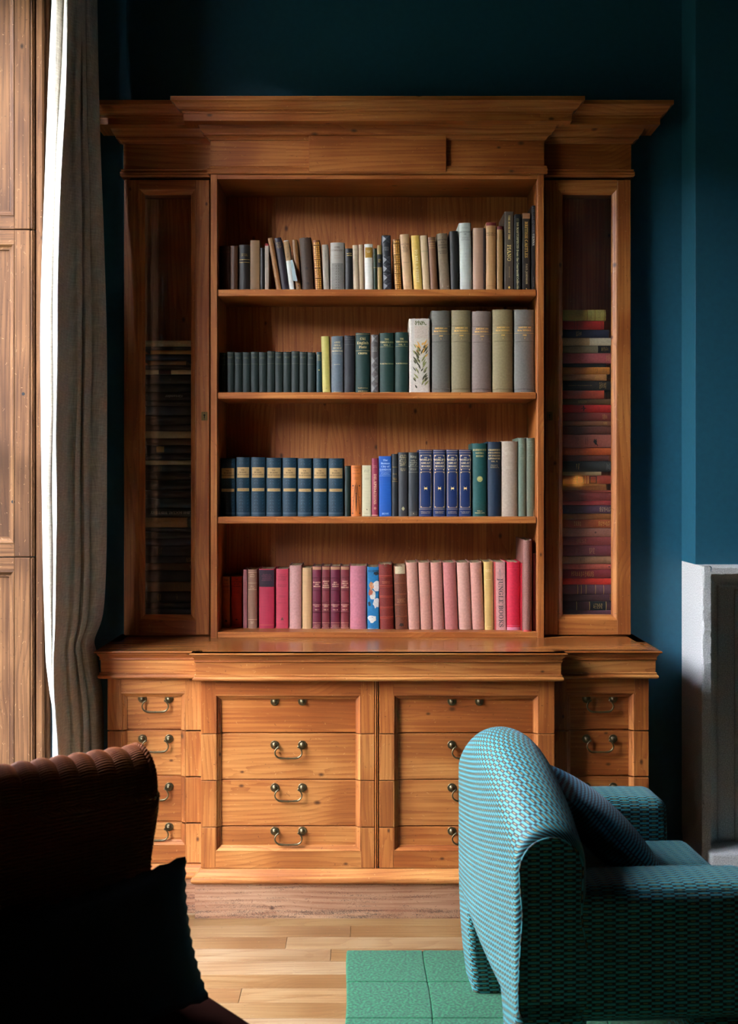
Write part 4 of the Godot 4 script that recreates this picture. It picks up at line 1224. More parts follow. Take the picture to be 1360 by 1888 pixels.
	bk(4,-0.4237,0.0605,0.2314,0.0,0.110,0.157,0.08,0,"c03a52","crimson book with a black title panel across its upper spine","",[["l",0.700,0.985,"33202c",0.98],["s",0.860,5,0.66,3.0,"8a3a4e"],["b",0.060,1.0,"c0703c"]])
	bk(4,-0.3573,0.0485,0.2314,0.0,0.110,0.157,0.08,0,"cc4c5e","rose-red book with black title text and triangular foot device","",[["s",0.910,1,0.50,3.0,"4a1a20"],["s",0.850,3,0.70,3.6,"4a1a20"],["s",0.720,2,0.74,3.0,"4a1a20"],["s",0.540,2,0.60,2.4,"4a1a20"],["s",0.430,1,0.70,2.6,"4a1a20"],["e","tri",0.160,12.0,"6a3a34"],["s",0.080,1,0.40,2.0,"4a1a20"]])
	bk(4,-0.3046,0.0474,0.2469,0.0,0.100,0.168,0.16,1,"cf9c94","pale dusty-pink book beside a narrow tan-faded one","",[["s",0.400,1,0.40,1.2,"b07a74"]])
	bk(4,-0.2545,0.0373,0.2364,0.0,0.100,0.161,0.16,0,"d2a878","tan-faded book standing before the four maroon volumes","",[["b",0.920,0.7,"b07a50"],["s",0.840,3,0.70,3.0,"b88a5c"],["b",0.630,0.7,"b88458"],["b",0.460,0.7,"b88458"],["b",0.170,0.7,"b88458"]])
	bk(4,-0.2150,0.0347,0.2427,0.0,0.100,0.165,0.14,0,"6e2438","maroon leather trade handbook, first of four from curtain side on bottom shelf","",[["l",0.945,0.990,"c08a64",0.98],["t","PLANERS\nAND\nMILLERS",0.710,3.1,"e0b890",0],["r",[0.820,0.620,0.430,0.270],"5a1c28"],["t","MACHINERY'S\nLIBRARY",0.370,2.3,"e0b890",0],["t","VOL. I",0.305,2.6,"e0b890",0],["s",0.050,3,0.80,2.0,"d0a078"],["b",0.095,1.0,"d0a078"],["b",0.015,1.0,"d0a078"]])
	bk(4,-0.1784,0.0314,0.2427,0.0,0.100,0.165,0.14,0,"7c3238","maroon leather trade handbook, second of four from curtain side on bottom shelf","",[["l",0.945,0.990,"c08a64",0.98],["t","MODERN\nTOOL\nMAKING\nMETHODS",0.710,3.1,"e0b890",0],["r",[0.820,0.620,0.430,0.270],"5a1c28"],["t","MACHINERY'S\nLIBRARY",0.370,2.3,"e0b890",0],["t","VOL. II",0.305,2.6,"e0b890",0],["s",0.050,3,0.80,2.0,"d0a078"],["b",0.095,1.0,"d0a078"],["b",0.015,1.0,"d0a078"]])
	bk(4,-0.1451,0.0377,0.2427,0.0,0.100,0.165,0.14,0,"6a2036","maroon leather trade handbook, third of four from curtain side on bottom shelf","",[["l",0.945,0.990,"c08a64",0.98],["t","JIGS\nAND DIE\nDESIGN",0.710,3.1,"e0b890",0],["r",[0.820,0.620,0.430,0.270],"5a1c28"],["t","MACHINERY'S\nLIBRARY",0.370,2.3,"e0b890",0],["t","VOL. III",0.305,2.6,"e0b890",0],["s",0.050,3,0.80,2.0,"d0a078"],["b",0.095,1.0,"d0a078"],["b",0.015,1.0,"d0a078"]])
	bk(4,-0.1056,0.0331,0.2427,0.0,0.100,0.165,0.14,0,"82363c","maroon leather trade handbook, fourth of four from curtain side on bottom shelf","",[["l",0.945,0.990,"c08a64",0.98],["t","TOOLS\nCHUCKS\nAND\nFIXTURES",0.710,3.1,"e0b890",0],["r",[0.820,0.620,0.430,0.270],"5a1c28"],["t","MACHINERY'S\nLIBRARY",0.370,2.3,"e0b890",0],["t","VOL. IV",0.305,2.6,"e0b890",0],["s",0.050,3,0.80,2.0,"d0a078"],["b",0.095,1.0,"d0a078"],["b",0.015,1.0,"d0a078"]])
	bk(4,-0.0697,0.0649,0.2455,0.0,0.090,0.167,0.16,1,"c77c86","wide mauve-pink book next to the torn illustrated one","",[["s",0.900,2,0.60,3.0,"a05a66"],["s",0.760,2,0.66,3.0,"a05a66"],["s",0.650,1,0.80,3.0,"a05a66"],["s",0.070,1,0.50,2.4,"a05a66"]])
	bk(4,-0.0025,0.0460,0.2413,0.0,0.090,0.164,0.06,1,"2a7fae","torn blue book with white scraps of an illustrated jacket","",[["z"],["t","NORTH",0.930,6.0,"16303e",0]])
	bk(4,0.0473,0.0539,0.2526,1.4,0.080,0.172,0.16,2,"9a3426","dark red leather book with ribbed spine and broken head","",[["r",[0.810,0.660,0.500,0.330,0.180],"b05a38"],["s",0.720,2,0.70,3.0,"c07a50"],["e","rag",0.970,8.0,"6a3a28"]])
	bk(4,0.1068,0.0488,0.2463,1.9,0.080,0.167,0.16,2,"8e4c2c","brown leather book with torn pale head and dark burnt foot","",[["r",[0.720,0.550,0.380,0.200],"6a3a22"],["l",0.870,0.985,"cbb890",0.80],["e","burn",0.070,12.0,"2a1610"],["s",0.450,3,0.60,3.0,"a8744c"]])
	bk(4,0.1580,0.0441,0.2595,2.3,0.070,0.176,0.16,1,"d09a86","faded pink cloth volume, first of six slanting beside the brown leather book","six faded pink volumes on the bottom shelf",[["b",0.960,0.6,"b87464"],["s",0.900,1,0.60,2.4,"b87464"],["b",0.770,0.6,"b87464"],["s",0.745,1,0.60,2.4,"a86858"],["b",0.080,0.6,"b87464"],["b",0.050,0.6,"b87464"]])
	bk(4,0.2048,0.0441,0.2595,2.3,0.070,0.176,0.16,1,"cc9480","faded pink cloth volume, second of six slanting beside the brown leather book","six faded pink volumes on the bottom shelf",[["b",0.960,0.6,"b87464"],["s",0.900,1,0.60,2.4,"b87464"],["b",0.770,0.6,"b87464"],["s",0.745,1,0.60,2.4,"a86858"],["b",0.080,0.6,"b87464"],["b",0.050,0.6,"b87464"]])
	bk(4,0.2512,0.0445,0.2595,2.3,0.070,0.176,0.16,1,"c88c7c","faded pink cloth volume, third of six slanting beside the brown leather book","six faded pink volumes on the bottom shelf",[["b",0.960,0.6,"b87464"],["s",0.900,1,0.60,2.4,"b87464"],["b",0.770,0.6,"b87464"],["s",0.745,1,0.60,2.4,"a86858"],["b",0.080,0.6,"b87464"],["b",0.050,0.6,"b87464"]])
	bk(4,0.2985,0.0504,0.2595,2.3,0.070,0.176,0.16,1,"c47a72","faded pink cloth volume, fourth of six slanting beside the brown leather book","six faded pink volumes on the bottom shelf",[["b",0.960,0.6,"b87464"],["s",0.900,1,0.60,2.4,"b87464"],["b",0.770,0.6,"b87464"],["s",0.745,1,0.60,2.4,"a86858"],["b",0.080,0.6,"b87464"],["b",0.050,0.6,"b87464"]])
	bk(4,0.3524,0.0496,0.2595,2.3,0.070,0.176,0.16,1,"d4a08e","faded pink cloth volume, fifth of six slanting beside the brown leather book","six faded pink volumes on the bottom shelf",[["b",0.960,0.6,"b87464"],["s",0.900,1,0.60,2.4,"b87464"],["b",0.770,0.6,"b87464"],["s",0.745,1,0.60,2.4,"a86858"],["b",0.080,0.6,"b87464"],["b",0.050,0.6,"b87464"]])
	bk(4,0.4038,0.0454,0.2595,2.3,0.070,0.176,0.16,1,"d09684","faded pink cloth volume, sixth of six slanting beside the brown leather book","six faded pink volumes on the bottom shelf",[["b",0.960,0.6,"b87464"],["s",0.900,1,0.60,2.4,"b87464"],["b",0.770,0.6,"b87464"],["s",0.745,1,0.60,2.4,"a86858"],["b",0.080,0.6,"b87464"],["b",0.050,0.6,"b87464"]])
	bk(4,0.4506,0.0341,0.2620,0.9,0.065,0.178,0.16,0,"d8b06c","sand-yellow faded book between pink volumes and the story book","",[["s",0.870,2,0.80,3.4,"e0cc98"],["s",0.740,1,0.70,3.0,"e0cc98"],["s",0.050,1,0.60,2.0,"e0cc98"]])
	bk(4,0.4870,0.0451,0.2623,0.7,0.060,0.178,0.06,1,"e2a8a0","pale pink story book with grey vertical title and frayed red hinge","",[["v","THE",0.880,4.0,"8a6a68",0],["v","KIPLING",0.780,8.0,"a88480",0],["v","JUNGLE BOOKS",0.400,17.0,"5e4648",0],["k","c8443c"]])
	bk(4,0.5338,0.0523,0.2627,0.0,0.055,0.179,0.16,1,"d62c48","bright crimson book beside the pale pink story book","",[["b",0.900,0.5,"e85068"],["b",0.065,1.0,"e890a0"],["l",0.000,0.045,"e08a9c",1.00]])
	bk(4,0.5869,0.0056,0.2589,0.0,0.050,0.176,0.02,0,"b81c34","very thin red book squeezed beside the tallest pink book","",[])
	bk(4,0.5911,0.0337,0.3503,0.0,0.012,0.232,0.24,2,"b4796c","tallest book of the bottom shelf, mottled pink spine with red boards","",[["e","disc",0.330,3.0,"5a2a24"],["l",0.000,0.020,"d04a44",0.90]])
	bk(4,0.6303,0.0109,0.2976,0.0,0.030,0.200,0.04,0,"6a1418","dark red book in the shade at the bottom shelf's bright end","",[])
	bs(1,0.9507,0.9850,0.0271,0.230,0.000,"5a2c34","bottom book of the red-brown glazed stack, dull plum cloth",[])
	bs(1,0.9507,1.0125,0.0347,0.230,0.000,"3a161e","black-maroon book with gilt-ruled black label, second from stack bottom",[["l",0.620,0.900,"101418",1.00],["b",0.900,1.6,"c9a04e"],["b",0.620,1.6,"c9a04e"],["s",0.760,5,0.60,4.0,"c9a04e"],["b",0.400,1.2,"c9a04e"]])
	bs(1,0.9422,1.0475,0.0271,0.220,0.000,"401c20","dark plum book third from the bottom of the glazed stack",[])
	bs(1,0.9507,1.0750,0.0376,0.230,0.000,"5e3a44","purple-brown book with four gilt ribs low in the glazed stack",[["b",0.860,1.4,"c9a04e"],["b",0.720,1.4,"c9a04e"],["b",0.560,1.4,"c9a04e"],["b",0.480,1.4,"c9a04e"],["b",0.420,1.4,"c9a04e"]])
	bs(1,0.9507,1.1130,0.0241,0.230,0.000,"d0301c","bright vermilion book low in the glazed stack",[])
	bs(1,0.9507,1.1375,0.0342,0.230,0.000,"7c1e24","dark red book with a bright gilt chain of ornaments",[["s",0.500,12,0.50,4.0,"d8a040"]])
	bs(1,0.9507,1.1722,0.0211,0.230,0.000,"b65440","salmon-red book with small black mark at its end",[["s",0.460,4,0.60,2.4,"5a1c14"],["e","tri",0.950,6.0,"1c1410"]])
	bs(1,0.9507,1.1937,0.0296,0.230,0.000,"9a6c4a","beige-brown book with black title blocks in the lower glazed stack",[["s",0.500,3,0.70,3.4,"1c1410"],["s",0.880,2,0.70,3.4,"1c1410"]])
	bs(1,0.9507,1.2237,0.0419,0.230,0.000,"6e2a30","deep maroon thick book with small gilt device at centre",[["s",0.660,3,0.60,4.0,"c08850"],["s",0.400,2,0.60,3.0,"9a5a40"]])
	bs(1,0.9507,1.2660,0.0330,0.230,0.000,"8a3832","maroon book with gilt row, under the oval-stamped one",[["s",0.480,6,0.60,3.4,"c07a48"]])
	bs(1,0.9507,1.2994,0.0338,0.230,0.000,"9a6450","pinkish-brown book with oval stamp in lower glazed stack",[["e","disc",0.720,8.0,"6a4034"],["s",0.900,3,0.70,4.0,"6a4034"]])
	bs(1,0.9465,1.3336,0.0328,0.225,0.000,"a04a1c","russet book with bright gilt ornaments at both spine ends",[["s",0.880,6,0.60,4.0,"f0c060"],["s",0.420,4,0.60,4.0,"f0c060"]])
	bs(1,0.9465,1.3667,0.0224,0.220,0.000,"8e5220","brown-orange book beneath the purple one in the glazed stack",[])
	bs(1,0.9507,1.3896,0.0328,0.225,0.000,"4c2c40","purple book with pale gilt capitals at one end of its spine",[["s",0.880,6,0.66,4.0,"d8b47c"]])
	bs(1,0.9507,1.4227,0.0171,0.230,0.000,"a43838","thin red book with gilt row above the purple gilt book",[["s",0.780,12,0.40,1.8,"c07a5c"]])
	bs(1,0.9507,1.4403,0.0323,0.225,0.000,"82302a","dark red book beneath the very thin maroon pamphlet",[["s",0.840,6,0.50,2.4,"5a1c1a"]])
	bs(1,0.9507,1.4730,0.0070,0.220,0.000,"8c3c2c","very thin maroon pamphlet in the middle of the glazed stack",[])
	bs(1,0.9295,1.4804,0.0243,0.210,0.000,"a0602c","amber-brown book beneath the red-brown one with black squares",[["s",0.820,9,0.60,2.4,"6a3414"]])
	bs(1,0.9507,1.5051,0.0330,0.230,0.000,"9c3a26","red-brown book with black squares and gilt ribs in glazed stack",[["y"],["s",0.380,3,0.50,3.0,"c9a04e"]])
	bs(1,0.9084,1.5385,0.0144,0.200,0.000,"b09468","thin cream paper-covered book under the thick black one",[])
	bs(1,0.9507,1.5533,0.0408,0.230,0.000,"191b18","thick black book with gilt lettering at both ends, glazed stack middle",[["s",0.420,2,0.66,4.0,"c9a04e"],["s",0.940,3,0.66,3.0,"8a8a80"]])
	bs(1,0.9401,1.5945,0.0228,0.220,0.006,"5c2c1c","dark russet book between the vivid orange and black ones",[])
	bs(1,0.9507,1.6177,0.0277,0.230,0.000,"c05418","vivid orange book beneath the wide pictorial one in the glazed stack",[["s",0.500,8,0.60,2.4,"a04010"]])
	bs(1,0.9507,1.6458,0.0528,0.235,0.000,"9c5444","widest pinkish-brown book with black elephant drawing in the glazed stack",[["s",0.420,2,0.70,4.0,"4a2018"],["s",0.580,2,0.70,4.0,"4a2018"],["e","elephant",0.720,20.0,"1c120e"]])
	bs(1,0.9507,1.6991,0.0323,0.205,0.006,"5e3020","dull brown book resting on the wide pinkish-brown pictorial one",[])
	bs(1,0.9443,1.7318,0.0186,0.200,0.000,"7a4c2e","thin tan book tucked under the maroon-brown one in the stack",[["s",0.900,4,0.50,2.0,"c9a04e"]])
	bs(1,0.9507,1.7508,0.0323,0.230,0.000,"7c3028","maroon-brown book beneath the scarlet illustrated one",[["s",0.880,4,0.60,2.6,"c9a04e"]])
	bs(1,0.9507,1.7836,0.0302,0.225,0.000,"c41e1c","scarlet book with black running-figure drawing in the glazed stack",[["e","bird",0.500,13.0,"1c1410"],["s",0.770,2,0.60,3.0,"1c1410"],["s",0.950,2,0.60,3.0,"1c1410"]])
	bs(1,0.9465,1.8142,0.0228,0.200,0.008,"5c4020","dark tan book above the scarlet illustrated book in the glazed stack",[["s",0.450,7,0.60,2.6,"a08040"]])
	bs(1,0.9211,1.8374,0.0323,0.205,0.000,"b2442a","brick-orange book beneath the black one with a gilt line",[["s",0.780,6,0.70,2.6,"8a2a1c"]])
	bs(1,0.9465,1.8702,0.0376,0.220,0.004,"1a1815","black book with a gilt line along its length in the glazed stack",[["s",0.860,5,0.60,3.0,"c9a04e"],["w",0.450,0.140,1.4,"c9a04e"]])
	bs(1,0.9310,1.9082,0.0239,0.210,0.000,"ac7440","light brown book with gilt lettering directly beneath the orange-tan one",[["s",0.860,6,0.70,3.0,"c9a04e"]])
	bs(1,0.9422,1.9325,0.0281,0.215,0.000,"c47a2c","orange-tan book with black title blocks in the glazed stack",[["s",0.760,2,0.70,3.0,"1c1410"],["s",0.900,4,0.70,3.0,"1c1410"]])
	bs(1,0.9295,1.9610,0.0144,0.190,0.012,"1c1614","thin black recessed book beneath the dusty rose one",[])
	bs(1,0.9507,1.9758,0.0397,0.230,0.000,"b2585a","dusty rose book in the upper half of the glazed red-brown stack",[["s",0.930,3,0.50,2.6,"c9a04e"]])
	bs(1,0.9443,2.0160,0.0281,0.220,0.000,"847a5c","grey-olive book with black gilt end label in the glazed stack",[["l",0.780,1.000,"14110e",1.00],["s",0.900,5,0.70,3.0,"c9a04e"]])
	bs(1,0.9507,2.0445,0.0302,0.230,0.000,"d4c8a8","cream book lying under the navy one in the glazed stack",[["l",0.000,0.620,"cfae7c",1.00],["s",0.500,4,0.60,2.4,"a07848"]])
	bs(1,0.9401,2.0751,0.0313,0.220,0.000,"181c34","navy book under the scarlet one near the top of the glazed stack",[["s",0.460,4,0.50,3.0,"c9a04e"]])
	bs(1,0.9200,2.1068,0.0345,0.210,0.000,"a82018","scarlet book second from the top of the red-brown stack behind glass",[["b",0.965,1.0,"1c1410"],["b",0.940,0.8,"1c1410"],["b",0.500,1.0,"1c1410"],["b",0.450,1.0,"1c1410"]])
	bs(1,0.9274,2.1417,0.0429,0.215,0.000,"b09c44","topmost yellow book in the red-brown stack behind glass, label bands at its end",[["b",0.970,1.2,"5a2018"],["b",0.800,1.2,"5a2018"],["b",0.660,1.2,"5a2018"],["l",0.670,0.790,"c8b860",1.00],["l",0.810,0.960,"c8b860",1.00],["s",0.730,1,0.60,3.0,"1c1410"],["s",0.880,2,0.60,3.0,"1c1410"]])
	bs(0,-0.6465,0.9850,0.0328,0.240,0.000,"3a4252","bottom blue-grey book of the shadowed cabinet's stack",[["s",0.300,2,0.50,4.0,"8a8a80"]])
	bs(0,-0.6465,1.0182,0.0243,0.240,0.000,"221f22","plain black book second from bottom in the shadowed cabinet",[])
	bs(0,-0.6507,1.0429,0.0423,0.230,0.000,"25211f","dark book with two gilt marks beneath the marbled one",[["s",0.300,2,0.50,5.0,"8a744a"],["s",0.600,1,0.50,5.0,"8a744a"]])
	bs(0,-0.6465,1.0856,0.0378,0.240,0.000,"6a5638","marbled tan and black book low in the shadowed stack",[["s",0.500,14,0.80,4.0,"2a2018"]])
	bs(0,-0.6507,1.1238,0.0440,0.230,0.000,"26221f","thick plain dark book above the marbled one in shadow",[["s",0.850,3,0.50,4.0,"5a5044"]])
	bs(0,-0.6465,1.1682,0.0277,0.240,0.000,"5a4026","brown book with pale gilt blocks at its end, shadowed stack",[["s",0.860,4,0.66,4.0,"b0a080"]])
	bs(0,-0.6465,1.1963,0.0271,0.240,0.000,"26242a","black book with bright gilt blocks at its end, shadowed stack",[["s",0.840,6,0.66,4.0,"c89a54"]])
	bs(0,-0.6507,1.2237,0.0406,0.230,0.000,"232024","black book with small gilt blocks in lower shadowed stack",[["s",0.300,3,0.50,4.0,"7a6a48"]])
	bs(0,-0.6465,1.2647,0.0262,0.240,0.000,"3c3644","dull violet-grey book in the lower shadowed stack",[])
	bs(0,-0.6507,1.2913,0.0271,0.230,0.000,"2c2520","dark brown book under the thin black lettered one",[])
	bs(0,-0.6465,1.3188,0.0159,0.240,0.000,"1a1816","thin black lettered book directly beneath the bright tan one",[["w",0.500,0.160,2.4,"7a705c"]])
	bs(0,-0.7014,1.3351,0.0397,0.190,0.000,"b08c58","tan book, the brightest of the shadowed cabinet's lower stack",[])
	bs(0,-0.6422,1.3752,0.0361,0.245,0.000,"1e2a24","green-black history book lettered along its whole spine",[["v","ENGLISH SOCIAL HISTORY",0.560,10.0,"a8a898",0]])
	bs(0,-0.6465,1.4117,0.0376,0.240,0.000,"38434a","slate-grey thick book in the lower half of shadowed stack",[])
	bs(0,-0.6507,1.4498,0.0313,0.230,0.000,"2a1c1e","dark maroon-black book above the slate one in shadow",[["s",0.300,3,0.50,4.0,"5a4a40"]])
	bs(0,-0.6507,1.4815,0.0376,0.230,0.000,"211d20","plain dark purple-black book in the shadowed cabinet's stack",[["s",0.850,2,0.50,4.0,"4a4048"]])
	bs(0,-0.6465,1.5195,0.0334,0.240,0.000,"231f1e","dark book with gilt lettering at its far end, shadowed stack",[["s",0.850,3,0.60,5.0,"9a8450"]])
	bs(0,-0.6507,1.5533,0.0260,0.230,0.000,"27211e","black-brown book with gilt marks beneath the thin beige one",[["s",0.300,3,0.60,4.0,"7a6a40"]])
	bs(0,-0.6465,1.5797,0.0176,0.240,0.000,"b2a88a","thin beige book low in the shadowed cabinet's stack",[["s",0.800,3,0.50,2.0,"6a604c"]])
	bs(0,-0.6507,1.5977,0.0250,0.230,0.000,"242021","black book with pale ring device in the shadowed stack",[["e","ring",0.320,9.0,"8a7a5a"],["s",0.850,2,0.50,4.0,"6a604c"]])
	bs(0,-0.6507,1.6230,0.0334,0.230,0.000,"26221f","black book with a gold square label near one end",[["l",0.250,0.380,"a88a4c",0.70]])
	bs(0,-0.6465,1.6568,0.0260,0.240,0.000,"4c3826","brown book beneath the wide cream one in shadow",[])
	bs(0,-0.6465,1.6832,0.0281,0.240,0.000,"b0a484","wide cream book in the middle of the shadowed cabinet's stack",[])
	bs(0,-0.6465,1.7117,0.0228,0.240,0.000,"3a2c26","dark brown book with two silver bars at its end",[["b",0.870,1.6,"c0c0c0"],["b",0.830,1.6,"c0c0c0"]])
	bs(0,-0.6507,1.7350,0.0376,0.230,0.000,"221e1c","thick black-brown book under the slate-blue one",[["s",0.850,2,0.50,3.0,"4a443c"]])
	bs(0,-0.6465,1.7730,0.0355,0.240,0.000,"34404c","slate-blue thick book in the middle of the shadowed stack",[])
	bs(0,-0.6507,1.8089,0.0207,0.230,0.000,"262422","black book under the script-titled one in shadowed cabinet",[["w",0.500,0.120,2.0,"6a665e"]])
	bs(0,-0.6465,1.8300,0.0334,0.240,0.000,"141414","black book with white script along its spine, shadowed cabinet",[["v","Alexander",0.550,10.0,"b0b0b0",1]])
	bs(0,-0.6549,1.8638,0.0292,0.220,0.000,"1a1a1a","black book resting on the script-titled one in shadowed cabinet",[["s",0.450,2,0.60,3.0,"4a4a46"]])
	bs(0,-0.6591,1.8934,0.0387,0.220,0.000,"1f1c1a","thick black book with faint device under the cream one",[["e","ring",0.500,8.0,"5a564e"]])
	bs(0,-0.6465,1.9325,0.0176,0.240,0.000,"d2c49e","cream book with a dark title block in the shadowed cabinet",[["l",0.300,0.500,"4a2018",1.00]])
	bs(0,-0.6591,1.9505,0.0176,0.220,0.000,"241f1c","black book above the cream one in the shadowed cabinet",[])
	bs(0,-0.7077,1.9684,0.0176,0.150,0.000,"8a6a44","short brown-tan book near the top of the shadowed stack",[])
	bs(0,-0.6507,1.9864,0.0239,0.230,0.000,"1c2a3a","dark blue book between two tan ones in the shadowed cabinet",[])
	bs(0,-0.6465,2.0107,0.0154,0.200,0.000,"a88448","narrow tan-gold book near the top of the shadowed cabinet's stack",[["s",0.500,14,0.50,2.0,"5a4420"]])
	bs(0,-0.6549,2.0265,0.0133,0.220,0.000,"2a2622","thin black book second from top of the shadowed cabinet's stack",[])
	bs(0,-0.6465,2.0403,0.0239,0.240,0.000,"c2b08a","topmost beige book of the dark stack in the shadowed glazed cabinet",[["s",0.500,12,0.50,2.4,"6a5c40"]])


# ------------------------------------------------------------------ the room
const X_LEFT := -1.10        # inner face of the window wall
const X_RIGHT := 3.5
const Z_FRONT := 2.9
const CEIL := 3.75
const SILL := 0.24
const HEAD := 3.42
const W1 := -2.8          # near edge of the first window


func slab(lo: Vector3, hi: Vector3) -> MB:
	var b := MB.new()
	b.box(lo, hi, 0, Vector2.ZERO, 0.0005)
	return b


func room() -> void:
	var fl := struct("floor", slab(Vector3(-1.8, -0.25, -5.1), Vector3(3.7, -0.022, 3.1)), M.dark)
	# oak boards run from wall to wall
	var z := -4.70
	var row := 0
	var first := {0: 0.350, 1: -0.058, 2: -0.268, 3: -0.119, 4: 1.1, 5: 1.3, 6: -0.377, 7: 0.9, 8: -0.356}
	while z < 2.85:
		var z1 := -4.109 + 0.1005 * roundf((z + 4.109) / 0.1005 + 1.0) if row > 0 else -4.612
		var seam := -4.109 + 0.1005 * 7
		var x := -1.1
		var k := int(roundf((z1 + 4.109) / 0.1005))
		var cut: float = first.get(k, rng.randf_range(-0.8, 0.9))
		while x < 3.45:
			var x1 := minf(cut, 3.5)
			if x1 - x > 0.02:
				var b := MB.new()
				b.box(Vector3(x + 0.0005, -0.022, z + 0.0005), Vector3(x1 - 0.0005, rng.randf_range(-0.0008, 0.0), z1 - 0.0005), 0, go(), 0.0009)
				part("plank", b, M.planks[rng.randi() % 6], fl)
			x = x1
			cut = x1 + rng.randf_range(0.9, 1.9)
		z = z1
		row += 1
	struct("ceiling", slab(Vector3(-1.8, CEIL, -5.1), Vector3(3.7, CEIL + 0.2, 3.1)), M.dark_ceiling)
	var wb := MB.new()
	for q in [[-1.8, CX - 0.975, 0.0, CEIL, WALL], [CX + 0.975, 3.7, 0.0, CEIL, WALL], [CX - 0.975, CX + 0.975, 2.945, CEIL, WALL], [CX - 0.975, CX + 0.975, 0.0, 0.915, WALL], [CX - 0.975, CX + 0.975, 0.915, 2.945, -4.89]]:
		wb.box(Vector3(q[0], q[2], -5.09), Vector3(q[1], q[3], q[4]), 0, Vector2.ZERO, 0.0004)
	struct("wall_back", wb, M.teal)
	struct("wall_right", slab(Vector3(X_RIGHT, -0.25, WALL), Vector3(3.7, CEIL, 3.1)), M.teal)
	struct("wall_front", slab(Vector3(-1.8, -0.25, Z_FRONT), Vector3(X_RIGHT, CEIL, 3.1)), M.teal)
	# the window wall: piers between two tall openings
	var w := MB.new()
	var xo := -1.68
	for q in [[-5.09, -4.45, 0.0, CEIL], [W1, 3.1, 0.0, CEIL], [-4.25, W1, -0.25, SILL], [-4.25, W1, HEAD, CEIL]]:
		w.box(Vector3(xo, q[2], q[0]), Vector3(X_LEFT, q[3], q[1]), 0, Vector2.ZERO, 0.0005)
	w.box(Vector3(xo, 0.0, -4.45), Vector3(-1.165, CEIL, -4.25), 0, Vector2.ZERO, 0.0005)
	struct("wall_left", w, M.teal)
	window("window_1", -4.25, W1)
	# skirting along the back wall beside the bookcase
	var sk := MB.new()
	sk.sweep([Vector3(0.99, 0, WALL), Vector3(1.2175, 0, WALL)], [Vector2(0.018, 0), Vector2(0.018, 0.13), Vector2(0.010, 0.15), Vector2(0, 0.155)])
	struct("baseboard_back", sk, M.teal)
	# the chimney breast
	struct("wall_chimney", slab(Vector3(1.2175, 1.2065, WALL), Vector3(3.1, CEIL, -4.478)), M.teal)
	# outside: a lawn and a long clipped hedge that hides the low sky
	struct("ground_outside", slab(Vector3(-40, -0.9, -30), Vector3(-1.68, -0.6, 30)), M.lawn)


func window(called: String, z0: float, z1: float) -> void:
	# sash frame, glazing bars and panes at the outer end of the deep opening
	var f := MB.new()
	var xf := -1.63
	for q in [[z0, z0 + 0.06, SILL, HEAD], [z1 - 0.06, z1, SILL, HEAD], [z0 + 0.06, z1 - 0.06, SILL, SILL + 0.09], [z0 + 0.06, z1 - 0.06, HEAD - 0.07, HEAD], [z0 + 0.06, z1 - 0.06, 1.72, 1.78]]:
		f.box(Vector3(xf, q[2], q[0]), Vector3(xf + 0.05, q[3], q[1]), 1, Vector2.ZERO, 0.003)
	var fr := struct(called, f, M.white_paint)
	var mid := (z0 + z1) / 2
	for q in [[mid - 0.013, mid + 0.013, SILL + 0.09, 1.72], [mid - 0.013, mid + 0.013, 1.78, HEAD - 0.07]]:
		var b := MB.new()
		b.box(Vector3(xf + 0.005, q[2], q[0]), Vector3(xf + 0.045, q[3], q[1]), 1, Vector2.ZERO, 0.004)
		part("glazing_bar", b, M.white_paint, fr)
	for q in [[z0 + 0.06, mid - 0.013, SILL + 0.09, 1.72], [mid + 0.013, z1 - 0.06, SILL + 0.09, 1.72], [z0 + 0.06, mid - 0.013, 1.78, HEAD - 0.07], [mid + 0.013, z1 - 0.06, 1.78, HEAD - 0.07]]:
		var b := MB.new()
		b.quad(Vector3(xf + 0.022, q[2], q[1]), Vector3(xf + 0.022, q[2], q[0]), Vector3(xf + 0.022, q[3], q[0]), Vector3(xf + 0.022, q[3], q[1]), Vector2.ZERO, Vector2.ZERO, Vector2.ZERO, Vector2.ZERO)
		part("pane", b, M.glass, fr)
	var s := MB.new()
	s.box(Vector3(xf + 0.05, SILL, z0), Vector3(X_LEFT + 0.02, SILL + 0.03, z1), 2, go(), 0.006)
	part("window_sill", s, M.shutter, fr)


